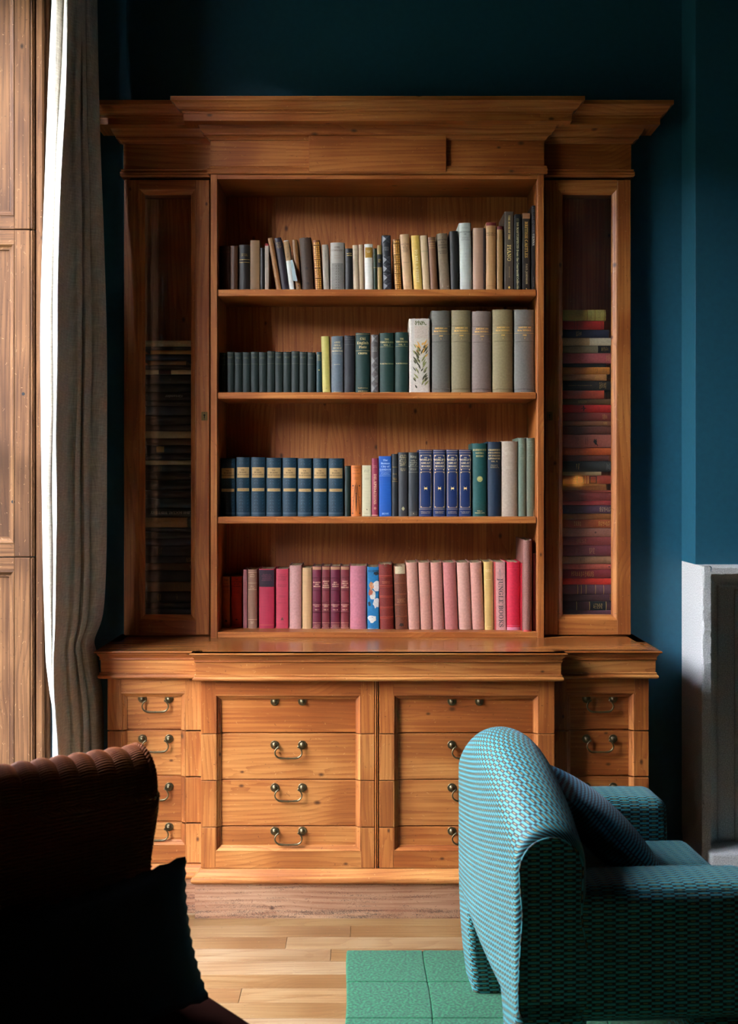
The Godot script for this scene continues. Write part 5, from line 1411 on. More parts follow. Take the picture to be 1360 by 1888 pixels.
func shutters() -> void:
	# three panelled pine leaves, one above the other, line the far side of the window opening and face the room
	var zf := -4.25 + 0.045
	var words := ["lowest pine shutter leaf, with bleached grain, behind the curtain's bright edge", "middle pine shutter leaf, with two small knob holes, beside the grey curtain", "topmost pine shutter leaf, darkest of the three beside the grey curtain"]
	var ys := [[0.27, 1.250], [1.2535, 2.3945], [2.398, 3.38]]
	var prof := [Vector2(0.0, 0.0), Vector2(0.003, 0.001), Vector2(0.007, -0.001), Vector2(0.012, -0.008), Vector2(0.017, -0.010), Vector2(0.021, -0.010), Vector2(0.023, -0.016)]
	for side in 2:
		for i in 3:
			var y0: float = ys[i][0]
			var y1: float = ys[i][1]
			var t: Node3D
			if side == 0:
				t = thing("window_shutter", words[i], "shutter", Vector3.ZERO, "")
			else:
				t = thing("window_shutter", "pine shutter leaf on the hidden near side of the window, seen only in glass, " + ["low", "middle", "high"][i], "shutter")
				t.rotation.y = PI
				t.position = Vector3(-2.695, 0, W1 - 4.25)
			var x0 := -1.52
			var x1 := -1.1795
			var st := 0.055
			for q in [[x0, x0 + st], [x1 - st, x1]]:
				part("stile", box(Vector3(q[0], y0, zf - 0.032), Vector3(q[1], y1, zf), 1, 0.002), M.shutter, t)
			for q in [[y0, y0 + 0.046], [y1 - 0.046, y1]]:
				part("rail", box(Vector3(x0 + st, q[0], zf - 0.032), Vector3(x1 - st, q[1], zf - 0.0006), 0, 0.001), M.shutter, t)
			var m := MB.new()
			var p2 := []
			for v in prof:
				p2.append(Vector2(v.x, zf + v.y))
			m.frame(x0 + st, y0 + 0.046, x1 - st, y1 - 0.046, p2, go())
			part("panel_moulding", m, M.shutter, t)
			part("panel", box(Vector3(x0 + st + 0.01, y0 + 0.056, zf - 0.03), Vector3(x1 - st - 0.01, y1 - 0.056, zf - 0.0165), 1, 0.001), M.shutter, t)
			var ar := MB.new()
			var xa := x1 + 0.0015
			ar.tube([Vector3(xa + 0.004, y0 + 0.002, zf - 0.004), Vector3(xa + 0.004, y1 - 0.002, zf - 0.004)], 0.0042, 8)
			ar.box(Vector3(xa, y0, zf - 0.03), Vector3(xa + 0.012, y1, zf - 0.006), 1, go(), 0.002)
			part("edge_bead", ar, M.shutter, t)
			if side == 0 and i == 1:
				var h := MB.new()
				for q in [Vector2(-1.203, 1.822), Vector2(-1.239, 1.445)]:
					h.lathe(Vector3(q.x, q.y, zf + 0.0004), [Vector2(0.0005, -0.0002), Vector2(0.0056, 0.0), Vector2(0.006, -0.0006)], 12)
				part("knob_hole", h, M.dark, t)
	# the fixed frame against which the leaves close
	for z in [[-4.25, -4.215], [W1 - 0.035, W1]]:
		var b := MB.new()
		b.box(Vector3(-1.160, 0.0, z[0]), Vector3(-1.132, HEAD, z[1] + (0.008 if z[0] < -4 else 0.0)), 1, go(), 0.006)
		b.box(Vector3(-1.140, 0.0, z[0]), Vector3(-1.118, HEAD, z[1] - 0.012), 1, go(), 0.004)
		struct("trim_1" if z[0] < -4 else "trim_2", b, M.shutter)


func curtain() -> void:
	# plan of the gathered cloth, from the window edge round the fold and along towards the bookcase
	var plan := [Vector2(-1.1351, 4.200), Vector2(-1.1209, 4.130), Vector2(-1.1018, 4.070), Vector2(-1.0783, 4.030), Vector2(-1.0669, 4.035), Vector2(-1.0599, 4.050), Vector2(-1.0493, 4.030), Vector2(-1.0311, 3.995), Vector2(-1.0198, 4.000), Vector2(-1.0253, 4.050), Vector2(-1.0337, 4.120), Vector2(-1.0238, 4.155), Vector2(-1.0037, 4.165), Vector2(-1.0020, 4.205), Vector2(-1.0034, 4.235), Vector2(-0.9885, 4.220), Vector2(-0.9829, 4.245), Vector2(-0.9886, 4.295), Vector2(-0.9770, 4.295), Vector2(-0.9580, 4.305), Vector2(-0.9512, 4.345), Vector2(-0.9531, 4.390), Vector2(-0.9658, 4.430), Vector2(-0.9853, 4.455)]
	plan = smooth(plan, 5)
	# height, shift of the window edge, shift of the bright fold, shift of the free edge
	var table := [[0.016, 0.0554, 0.0018, -0.0119], [0.570, 0.0517, 0.0000, -0.0099], [0.737, 0.0517, -0.0055, -0.0159], [0.810, 0.0388, -0.0091, -0.0258], [0.894, 0.0259, -0.0109, -0.0377], [0.940, 0.0222, -0.0109, -0.0436], [1.032, 0.0185, -0.0109, -0.0139], [1.217, 0.0111, -0.0109, -0.0020], [1.494, 0.0055, -0.0091, 0.0020], [1.771, 0.0000, -0.0036, 0.0020], [2.048, -0.0018, 0.0000, 0.0000], [2.417, 0.0074, 0.0091, -0.0079], [2.787, 0.0222, 0.0201, -0.0218], [3.156, 0.0388, 0.0292, -0.0317], [3.525, 0.0499, 0.0347, -0.0357]]
	var rows := []
	var back := []
	var uvs := []
	var nz := noise(5, 1.3, 2)
	var hgt := []
	for q in table:
		hgt.append(Vector4(q[0], q[1], q[2], q[3]))
	hgt = smooth(hgt, 6)
	var ln := plan.size()
	for q in hgt:
		var row := []
		var rb := []
		var ur := []
		var run := 0.0
		for j in ln:
			var p: Vector2 = plan[j]
			var u := float(j) / (ln - 1)
			var sh := lerpf(q.y, q.z, clampf(u / 0.3, 0, 1)) if u < 0.3 else lerpf(q.z, q.w, clampf((u - 0.3) / 0.55, 0, 1))
			var wob := nz.get_noise_2d(u * 5.0, q.x * 0.7)
			var pinch := exp(-pow((q.x - 0.935) / 0.09, 2)) * smoothstep(0.5, 1.0, u)
			var v := Vector3(p.x + sh + wob * 0.006 * sin(PI * u), q.x, -(p.y + wob * 0.022 * sin(PI * u) - pinch * 0.0))
			if j > 0:
				run += v.distance_to(row[-1])
			row.append(v)
			ur.append(Vector2(run, q.x))
		for j in ln:
			var d: Vector3 = row[mini(j + 1, ln - 1)] - row[maxi(j - 1, 0)]
			rb.append(row[j] + Vector3(d.z, 0, -d.x).normalized() * 0.003)
		rows.append(row)
		back.append(rb)
		uvs.append(ur)
	var mb := MB.new()
	mb.grid(rows, uvs, false)
	mb.grid(back, uvs, true)
	for e in [0, ln - 1]:
		for i in rows.size() - 1:
			mb.quad(rows[i][e], back[i][e], back[i + 1][e], rows[i + 1][e], uvs[i][e], uvs[i][e], uvs[i + 1][e], uvs[i + 1][e])
	var t := thing("curtain", "grey-beige linen curtain hanging in folds between window shutters and bookcase", "curtain")
	part("cloth", mb, M.linen, t)
	var rod := MB.new()
	rod.tube([Vector3(-1.0, 3.60, -4.60), Vector3(-1.0, 3.60, W1 + 0.35)], 0.016, 12)
	rod.lathe(Vector3(-1.0, 3.60, -4.62), [Vector2(0.001, -0.03), Vector2(0.024, -0.015), Vector2(0.028, 0.01), Vector2(0.02, 0.035), Vector2(0.016, 0.05)], 16)
	for z in [-4.40, W1 + 0.15]:
		rod.tube([Vector3(-1.10, 3.60, z), Vector3(-1.0, 3.60, z)], 0.01, 8)
	var r := thing("curtain_rail", "brass curtain rail above the window, out of the frame", "rail")
	part("pole", rod, M.brass, r)


func floor_lamp() -> void:
	# behind the camera; its amber glow shows as a reflection in the glass of the lit wing
	var t := thing("floor_lamp", "slim floor lamp with a low amber glass shade, seen only mirrored in cabinet glass", "lamp", Vector3(1.88, 0, 1.5))
	var b := MB.new()
	b.lathe(Vector3.ZERO, [Vector2(0.15, 0.0), Vector2(0.15, 0.012), Vector2(0.13, 0.02), Vector2(0.02, 0.03), Vector2(0.012, 0.04)], 24)
	for i in b.v.size():
		b.v[i] = Vector3(b.v[i].x, b.v[i].z, -b.v[i].y)
		b.n[i] = Vector3(b.n[i].x, b.n[i].z, -b.n[i].y)
	part("base", b, M.brass, t)
	var p := MB.new()
	p.tube([Vector3(0, 0.03, 0), Vector3(0, 1.47, 0)], 0.010, 10)
	part("pole", p, M.brass, t)
	var s := MB.new()
	s.lathe(Vector3.ZERO, [Vector2(0.19, 0.0), Vector2(0.18, 0.028), Vector2(0.13, 0.05), Vector2(0.06, 0.062), Vector2(0.012, 0.066)], 28)
	for i in s.v.size():
		s.v[i] = Vector3(s.v[i].x, s.v[i].z + 1.465, -s.v[i].y)
		s.n[i] = Vector3(s.n[i].x, s.n[i].z, -s.n[i].y)
	var glow := mat(Color(0.6, 0.35, 0.12), 0.4)
	glow.emission_enabled = true
	glow.emission = Color(1.0, 0.62, 0.2)
	glow.emission_energy_multiplier = 0.045
	part("lamp_shade", s, glow, t)
	var l := OmniLight3D.new()
	l.name = "lamp_light"
	l.position = Vector3(0, 1.50, 0)
	l.light_color = Color(1.0, 0.66, 0.3)
	l.light_energy = 0.0006
	l.light_size = 0.05
	l.omni_range = 12.0
	l.omni_attenuation = 2.0
	l.shadow_enabled = true
	t.add_child(l)


func fireplace() -> void:
	var t := thing("fireplace_surround", "carved grey stone fireplace surround with chipped edges, on the teal chimney breast", "fireplace")
	var x0 := 1.2175
	var zf := -4.388
	var jag := noise(41, 34.0, 3)
	# jamb and lintel as one L of stone with ragged arrises
	var s := MB.new()
	var xa := 1.2512
	var y1 := 1.207
	var yl := 1.176
	var edge := func(a: Vector3, k: float) -> Vector3: return a + Vector3(jag.get_noise_1d(a.y * 3.0 + k), jag.get_noise_1d(a.x * 3.0 + a.y * 2.0 + k + 9.0), jag.get_noise_1d(a.y * 3.0 + k + 4.0)) * 0.0035
	var n := 150
	var rows := []
	for i in n + 1:
		var y := lerpf(0.0, y1, float(i) / n)
		rows.append([Vector3(x0, y, WALL + 0.001), Vector3(x0, y, zf - 0.006), edge.call(Vector3(x0 + 0.003, y, zf - 0.002), 0.0), edge.call(Vector3(x0 + 0.008, y, zf), 2.0), Vector3(lerpf(x0 + 0.01, xa, 0.5), y, zf), edge.call(Vector3(xa - 0.002, y, zf), 5.0), edge.call(Vector3(xa, y, zf - 0.012), 7.0), Vector3(xa, y, zf - 0.06)])
	for i in n:
		for j in 7:
			if j >= 5 and rows[i + 1][j].y > yl:
				continue
			s.quad(rows[i][j], rows[i][j + 1], rows[i + 1][j + 1], rows[i + 1][j], Vector2.ZERO, Vector2.ZERO, Vector2.ZERO, Vector2.ZERO)
	var x9 := 3.02
	var cols := []
	for i in 130:
		var x := lerpf(xa, x9, i / 129.0)
		cols.append([Vector3(x, yl, zf - 0.06), edge.call(Vector3(x, yl, zf - 0.01), 11.0), edge.call(Vector3(x, yl + 0.003, zf), 13.0), edge.call(Vector3(x, y1 - 0.006, zf), 15.0), edge.call(Vector3(x, y1 - 0.002, zf - 0.006), 17.0), Vector3(x, y1, zf - 0.02), Vector3(x, y1, WALL + 0.001)])
	for i in 129:
		for j in 6:
			s.quad(cols[i][j], cols[i + 1][j], cols[i + 1][j + 1], cols[i][j + 1], Vector2.ZERO, Vector2.ZERO, Vector2.ZERO, Vector2.ZERO)
	s.quad(Vector3(x0, y1, zf - 0.01), Vector3(xa, y1, zf - 0.01), Vector3(xa, y1, WALL + 0.001), Vector3(x0, y1, WALL + 0.001), Vector2.ZERO, Vector2.ZERO, Vector2.ZERO, Vector2.ZERO)
	part("jamb_and_lintel", s, M.stone, t)
	# the hollow moulding inside, then a fillet and the flat field
	var m := MB.new()
	var prof := [Vector2(0.0, zf - 0.03)]
	for i in 9:
		var a := PI / 2 * i / 8
		prof.append(Vector2(0.004 + 0.040 * (1.0 - cos(a)), zf - 0.035 - 0.05 * sin(a)))
	prof.append_array([Vector2(0.048, zf - 0.078), Vector2(0.054, zf - 0.076), Vector2(0.056, zf - 0.09), Vector2(0.062, zf - 0.09), Vector2(0.062, zf - 0.10)])
	m.mould(Vector2(xa, 0.16), Vector2(xa, yl), Vector2(1, 0), prof, false, true)
	m.mould(Vector2(xa, yl), Vector2(x9, yl), Vector2(0, -1), prof, true, false)
	part("hollow_moulding", m, M.stone, t)
	var p := MB.new()
	p.box(Vector3(xa + 0.06, 0.14, zf - 0.14), Vector3(xa + 0.115, yl - 0.06, zf - 0.10), 1, Vector2.ZERO, 0.002)
	p.box(Vector3(xa + 0.115, 0.14, zf - 0.12), Vector3(xa + 0.36, yl - 0.06, zf - 0.085), 1, Vector2.ZERO, 0.006)
	p.box(Vector3(xa + 0.36, yl - 0.3, zf - 0.14), Vector3(x9, yl - 0.06, zf - 0.10), 1, Vector2.ZERO, 0.004)
	part("inner_panel", p, M.stone, t)
	var b := MB.new()
	b.soft(Vector3(xa + 0.175, 0.0875, zf - 0.06), Vector3(0.19, 0.0875, 0.11), 0.012, Vector3.ZERO, Basis.IDENTITY, 4)
	part("plinth_block", b, M.stone, t)
	var back := MB.new()
	back.box(Vector3(xa + 0.36, 0.0, WALL + 0.001), Vector3(x9, yl - 0.3, zf - 0.2), 0, Vector2.ZERO, 0.001)
	part("fireback", back, M.dark, t)


func hedge() -> void:
	# a yew hedge beyond the lawn, leafy all over
	var t := thing("hedge", "tall clipped yew hedge outside, beyond the window wall", "hedge")
	var mb := MB.new()
	var nz := noise(61, 0.5, 4)
	for q in [[-14.0, -40.0, 36.0, 6.3]]:
		var rows := []
		var uvs := []
		for i in 60:
			var z := lerpf(q[1], q[2], i / 59.0)
			var row := []
			var ur := []
			for p in [Vector2(0.0, -0.7), Vector2(0.15, 0.4), Vector2(0.1, 1.6), Vector2(0.1, 3.0), Vector2(-0.05, q[3] - 0.2), Vector2(-0.3, q[3]), Vector2(-1.4, q[3]), Vector2(-1.7, q[3] - 0.4), Vector2(-1.7, -0.7)]:
				var d := nz.get_noise_2d(z * 2.0, p.y * 2.0 + p.x) * 0.35
				row.append(Vector3(q[0] + p.x + d, p.y + (d if p.y > 0 else 0.0), z))
				ur.append(Vector2(z, p.y))
			rows.append(row)
			uvs.append(ur)
		mb.grid(rows, uvs, true)
	part("foliage", mb, M.leaf, t)


# ------------------------------------------------------------------ the bookcase
func walk(zc: float, zw: float, hc: float, hw: float) -> Array:
	# plan of the breakfront, from the wall on the curtain side round to the wall on the chimney side
	return [Vector3(CX - hw, 0, WALL), Vector3(CX - hw, 0, zw), Vector3(CX - hc, 0, zw), Vector3(CX - hc, 0, zc), Vector3(CX + hc, 0, zc), Vector3(CX + hc, 0, zw), Vector3(CX + hw, 0, zw), Vector3(CX + hw, 0, WALL)]


func arc(c: Vector2, rx: float, ry: float, a0: float, a1: float, k: int) -> Array:
	var out := []
	for i in k + 1:
		var a := deg_to_rad(lerpf(a0, a1, float(i) / k))
		out.append(c + Vector2(cos(a) * rx, sin(a) * ry))
	return out


func upper_case() -> void:
	var t := thing("open_bookcase", "open pine bookcase of four book-filled shelves in the middle of the breakfront", "bookcase")
	var x0 := CX - 0.633
	var x1 := CX + 0.633
	var zb := -4.885
	for q in [[x0, x0 + 0.0257], [x1 - 0.0257, x1]]:
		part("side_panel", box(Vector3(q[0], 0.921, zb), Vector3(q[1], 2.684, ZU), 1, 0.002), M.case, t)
	var xi := x0 + 0.0257
	var xj := x1 - 0.0257
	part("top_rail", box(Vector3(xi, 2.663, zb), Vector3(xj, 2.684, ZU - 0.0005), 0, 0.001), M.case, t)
	for q in [[2.2187, 2.2455], [1.8286, 1.8543], [1.3551, 1.3809]]:
		part("shelf", box(Vector3(xi + 0.001, q[0], zb + 0.026), Vector3(xj - 0.0035, q[1], ZU - 0.004), 0, 0.003), M.case_pale, t)
	part("bottom_board", box(Vector3(xi, 0.921, zb), Vector3(xj, 0.9435, ZU - 0.0005), 0, 0.002), M.case_pale, t)
	# upright boards close the back
	var xb := xi
	while xb < xj - 0.02:
		var xe := minf(xb + rng.randf_range(0.19, 0.24), xj)
		if xj - xe < 0.06:
			xe = xj
		part("back_board", box(Vector3(xb, 0.9435, zb), Vector3(xe, 2.663, zb + 0.025), 1, 0.0012), M.pine_inside, t)
		xb = xe
	for x in [xi, xj]:      # worn grooves of the shelf bearers
		part("shelf_bearer", box(Vector3(x - 0.0014, 0.9435, ZU - 0.034), Vector3(x + 0.0014, 2.663, ZU - 0.012), 1, 0.001), M.pine_inside, t)


func wing(side: int) -> void:
	# a glazed cupboard at each end
	var words := ["glazed pine wing cabinet in shadow beside the curtain, holding a dark book stack", "glazed pine wing cabinet beside the teal wall, holding a red-brown book stack"]
	var t := thing("glazed_cabinet", words[side], "cabinet")
	var x0 := CX - 0.9727 if side == 0 else CX + 0.641
	var x1 := CX - 0.6435 if side == 0 else CX + 0.9727
	var zb := -4.885
	var y0 := 0.921
	var y1 := 2.676
	var th := 0.02
	for q in [[x0, x0 + th], [x1 - th, x1]]:
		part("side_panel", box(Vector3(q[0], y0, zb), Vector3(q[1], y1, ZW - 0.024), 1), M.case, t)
	part("floor_board", box(Vector3(x0 + th, y0, zb), Vector3(x1 - th, 0.985, ZW - 0.024), 0), M.pine_inside, t)
	part("top_board", box(Vector3(x0 + th, y1 - 0.02, zb), Vector3(x1 - th, y1, ZW - 0.024), 0), M.pine_inside, t)
	part("back_board", box(Vector3(x0 + th, 0.985, zb), Vector3(x1 - th, y1 - 0.02, zb + 0.02), 1), M.pine_inside, t)
	var d := MB.new()
	var a0 := x0 + 0.0015
	var a1 := x1 - 0.001
	var sl := 0.0505 if side == 1 else 0.0585
	var sr := 0.0515 if side == 1 else 0.0515
	var gy0 := 0.983
	var gy1 := 2.637
	d.box(Vector3(a0, y0 + 0.006, ZW - 0.023), Vector3(a0 + sl, y1 - 0.004, ZW), 1, go(), 0.0015)
	d.box(Vector3(a1 - sr, y0 + 0.006, ZW - 0.023), Vector3(a1, y1 - 0.004, ZW), 1, go(), 0.0015)
	d.box(Vector3(a0 + sl, y0 + 0.006, ZW - 0.023), Vector3(a1 - sr, gy0, ZW - 0.0004), 0, go(), 0.0008)
	d.box(Vector3(a0 + sl, gy1, ZW - 0.023), Vector3(a1 - sr, y1 - 0.004, ZW - 0.0004), 0, go(), 0.0008)
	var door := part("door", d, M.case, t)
	var m := MB.new()
	m.frame(a0 + sl, gy0, a1 - sr, gy1, [Vector2(0, ZW), Vector2(0.003, ZW - 0.0005), Vector2(0.006, ZW - 0.0035), Vector2(0.010, ZW - 0.006), Vector2(0.011, ZW - 0.009), Vector2(0.016, ZW - 0.013), Vector2(0.020, ZW - 0.0145), Vector2(0.0205, ZW - 0.02)], go())
	part("glazing_moulding", m, M.case_pale, door)
	var g := MB.new()
	var gz := ZW - 0.018
	g.quad(Vector3(a0 + sl + 0.012, gy0 + 0.012, gz), Vector3(a1 - sr - 0.012, gy0 + 0.012, gz), Vector3(a1 - sr - 0.012, gy1 - 0.012, gz), Vector3(a0 + sl + 0.012, gy1 - 0.012, gz), Vector2.ZERO, Vector2.ZERO, Vector2.ZERO, Vector2.ZERO)
	part("glass_pane", g, M.glass, door)
	var k := MB.new()
	var kx := CX - 0.6625 if side == 0 else CX + 0.660
	var ky := 1.7655
	k.box(Vector3(kx - 0.0115, ky - 0.0165, ZW), Vector3(kx + 0.0115, ky + 0.0165, ZW + 0.0015), 1, Vector2.ZERO, 0.0006)
	part("keyhole_plate", k, M.key, door)
	var h := MB.new()
	h.lathe(Vector3(kx, ky + 0.004, ZW + 0.0016), [Vector2(0.0003, 0.0003), Vector2(0.0034, 0.0003), Vector2(0.0036, 0.0)], 12)
	h.box(Vector3(kx - 0.0016, ky - 0.009, ZW + 0.0012), Vector3(kx + 0.0016, ky + 0.004, ZW + 0.0019), 1, Vector2.ZERO, 0.0002)
	for y in [-0.0135, 0.0135]:
		h.lathe(Vector3(kx, ky + y, ZW + 0.0016), [Vector2(0.0003, 0.0003), Vector2(0.0014, 0.0003), Vector2(0.0015, 0.0)], 8)
	part("keyhole", h, M.dark, door)


func cornice() -> void:
	var t := thing("bookcase_cornice", "deep moulded pine cornice crowning the whole breakfront bookcase", "cornice")
	t.set_meta("kind", "thing")
	var p := walk(ZU, ZW, 0.633, 0.9727)
	var b := MB.new()
	b.sweep(p, [Vector2(-0.02, 2.681), Vector2(0.008, 2.681), Vector2(0.012, 2.686), Vector2(0.012, 2.690)] + arc(Vector2(0.004, 2.696), 0.008, 0.008, -40, 60, 4) + [Vector2(0.007, 2.706), Vector2(0.010, 2.710), Vector2(0.0, 2.712)], go())
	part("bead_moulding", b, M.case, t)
	var f := MB.new()
	f.sweep(p, [Vector2(0.0, 2.708), Vector2(0.0, 2.812)], go())
	part("frieze", f, M.pine_deep, t)
	var c := MB.new()
	var prof := [Vector2(0.0, 2.8095), Vector2(0.004, 2.8095)]
	prof += [Vector2(0.006, 2.812), Vector2(0.009, 2.817), Vector2(0.015, 2.822), Vector2(0.0225, 2.825), Vector2(0.0245, 2.825), Vector2(0.0245, 2.831)]
	prof += [Vector2(0.027, 2.833), Vector2(0.032, 2.838), Vector2(0.036, 2.845), Vector2(0.0385, 2.852), Vector2(0.041, 2.857)]
	prof += [Vector2(0.0885, 2.857), Vector2(0.0895, 2.858), Vector2(0.0895, 2.884), Vector2(0.0935, 2.885), Vector2(0.0935, 2.891)]
	prof += [Vector2(0.096, 2.893), Vector2(0.104, 2.896), Vector2(0.112, 2.903), Vector2(0.117, 2.912), Vector2(0.122, 2.918), Vector2(0.128, 2.921), Vector2(0.131, 2.922), Vector2(0.131, 2.937), Vector2(0.128, 2.938), Vector2(0.0, 2.938)]
	c.sweep(p, prof, go())
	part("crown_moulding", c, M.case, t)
	part("top_board", box(Vector3(CX - 0.97, 2.925, WALL), Vector3(CX + 0.97, 2.936, ZW), 0), M.pine_deep, t)
	part("name_board", box(Vector3(-0.2235, 2.686, ZU - 0.001), Vector3(0.2965, 2.832, ZU + 0.0165), 0, 0.002), M.pine_deep, t)


func counter() -> void:
	var t := thing("worktop", "polished pine counter with moulded edge between upper shelves and drawers", "counter")
	var p := walk(ZB, ZBW, 0.6149, 0.9555)
	var e := MB.new()
	e.sweep(p, [Vector2(0.0, 0.9125), Vector2(0.031, 0.9125), Vector2(0.037, 0.9145), Vector2(0.0395, 0.9175), Vector2(0.038, 0.9205), Vector2(0.034, 0.922), Vector2(0.0, 0.922)], go())
	var ex := 0.034
	for q in [[CX - 0.9555 - ex, CX + 0.9555 + ex, WALL, ZBW + ex], [CX - 0.6149 - ex, CX + 0.6149 + ex, ZBW + ex, ZB + ex]]:
		var o := Vector2(0.3, 0.1)
		e.quad(Vector3(q[0], 0.922, q[3]), Vector3(q[1], 0.922, q[3]), Vector3(q[1], 0.922, q[2]), Vector3(q[0], 0.922, q[2]), o + Vector2(q[0], q[3]), o + Vector2(q[1], q[3]), o + Vector2(q[1], q[2]), o + Vector2(q[0], q[2]))
	part("board", e, M.top, t)
	var c := MB.new()
	c.sweep(p, [Vector2(0.0, 0.888), Vector2(0.021, 0.888), Vector2(0.0235, 0.8895), Vector2(0.0235, 0.8925)] + [Vector2(0.022, 0.895), Vector2(0.0235, 0.900), Vector2(0.027, 0.905), Vector2(0.0305, 0.909), Vector2(0.031, 0.9125)], go())
	part("cove_moulding", c, M.pine_deep, t)
	var f := MB.new()
	f.sweep(p, [Vector2(0.019, 0.843), Vector2(0.0195, 0.889)], go())
	part("frieze", f, M.pine, t)
	var b := MB.new()
	b.sweep(p, [Vector2(-0.01, 0.8225), Vector2(0.018, 0.8225)] + arc(Vector2(0.019, 0.8305), 0.010, 0.008, -80, 70, 6) + [Vector2(0.0215, 0.8395), Vector2(0.0235, 0.8405), Vector2(0.0235, 0.8435), Vector2(0.018, 0.845)], go())
	part("bead_moulding", b, M.pine_pale, t)


func pull(parent: Node3D, x: float, y: float, z: float, gap: float, bail: bool) -> void:
	# two beaded bosses and, mostly, a swan-neck bail between them
	var prof := [Vector2(0.0146, 0.0), Vector2(0.0148, 0.0018), Vector2(0.0128, 0.0026), Vector2(0.0108, 0.0016), Vector2(0.0078, 0.0022), Vector2(0.0050, 0.005), Vector2(0.0052, 0.007), Vector2(0.0068, 0.0095), Vector2(0.0066, 0.0125), Vector2(0.0046, 0.0148), Vector2(0.0003, 0.0158)]
	for s in [-1.0, 1.0]:
		var b := MB.new()
		b.lathe(Vector3(x + s * gap / 2, y, z), prof, 32, 1)
		part("boss", b, M.brass, parent)
	if not bail:
		return
	var sc := gap / 0.097
	var pts := []
	for q in [Vector3(-36, -2, 11), Vector3(-33.5, -5.5, 11), Vector3(-38, -8, 11), Vector3(-44, -14, 12), Vector3(-47.5, -24, 13), Vector3(-44.5, -34, 14), Vector3(-36, -41.5, 14), Vector3(-26, -44, 14), Vector3(-12, -44.6, 14), Vector3(0, -44.8, 14)]:
		pts.append(q * 0.001 * Vector3(sc, 1.0, 1.0))
	for i in range(8, -1, -1):
		pts.append(pts[i] * Vector3(-1, 1, 1))
	pts = smooth(pts, 5)
	var rad := []
	var at := []
	for i in pts.size():
		var u := absf(float(i) / (pts.size() - 1) - 0.5) * 2.0
		var r := 0.0026 + 0.0014 * exp(-pow((u - 0.24) / 0.14, 2))
		if u < 0.03:
			r = 0.0040
		elif u < 0.055:
			r = 0.0024
		elif u < 0.085:
			r = 0.0038
		rad.append(r)
		at.append(Vector3(x, y, z) + pts[i])
	var m := MB.new()
	m.tube(at, rad, 10)
	part("bail", m, M.brass, parent)


func drawer(t: Node3D, k: int, n: int, x: Array, ys: Array, z0: float, col: Material, pulls: Array) -> void:
	# one drawer front out of a panelled face that is sawn across: x = stile edge, panel edge, panel edge, stile edge; ys = bottom to top of the face
	var d := MB.new()
	var zp := z0 - 0.0165
	var lo: float = ys[0]
	var hi: float = ys[1]
	var g := 0.0014
	var top := k == 0
	var bot := k == n - 1
	var pl: float = ys[2] if bot else lo      # panel opening
	var ph: float = ys[3] if top else hi
	d.box(Vector3(x[0], lo + g, z0 - 0.022), Vector3(x[1], hi - g, z0), 1, go(), 0.0012)
	d.box(Vector3(x[2], lo + g, z0 - 0.022), Vector3(x[3], hi - g, z0), 1, go(), 0.0012)
	if top:
		d.box(Vector3(x[1], ph, z0 - 0.022), Vector3(x[2], hi - g, z0 - 0.0005), 0, go(), 0.0006)
	if bot:
		d.box(Vector3(x[1], lo + g, z0 - 0.022), Vector3(x[2], pl, z0 - 0.0005), 0, go(), 0.0006)
	d.box(Vector3(x[1] + 0.012, pl + (0.012 if bot else g * 1.6), zp - 0.012), Vector3(x[2] - 0.012, ph - (0.012 if top else g * 1.6), zp), 0, go(), 0.0012)
	var prof := [Vector2(0.0, z0), Vector2(0.0015, z0 + 0.0005), Vector2(0.004, z0 - 0.0005), Vector2(0.005, z0 - 0.003), Vector2(0.0095, z0 - 0.0065), Vector2(0.0115, z0 - 0.007), Vector2(0.012, z0 - 0.0095), Vector2(0.0165, z0 - 0.0125), Vector2(0.018, z0 - 0.0125), Vector2(0.0185, zp)]
	var a := pl + (0.0 if bot else g)
	var b := ph - (0.0 if top else g)
	d.mould(Vector2(x[1], a), Vector2(x[1], b), Vector2(1, 0), prof, bot, top, go())
	d.mould(Vector2(x[2], a), Vector2(x[2], b), Vector2(-1, 0), prof, bot, top, go())
	if top:
		d.mould(Vector2(x[1], ph), Vector2(x[2], ph), Vector2(0, -1), prof, true, true, go())
	if bot:
		d.mould(Vector2(x[1], pl), Vector2(x[2], pl), Vector2(0, 1), prof, true, true, go())
	var o := part("drawer", d, col, t)
	if pulls.size():
		pull(o, pulls[0], pulls[1], zp, pulls[2], pulls[3])


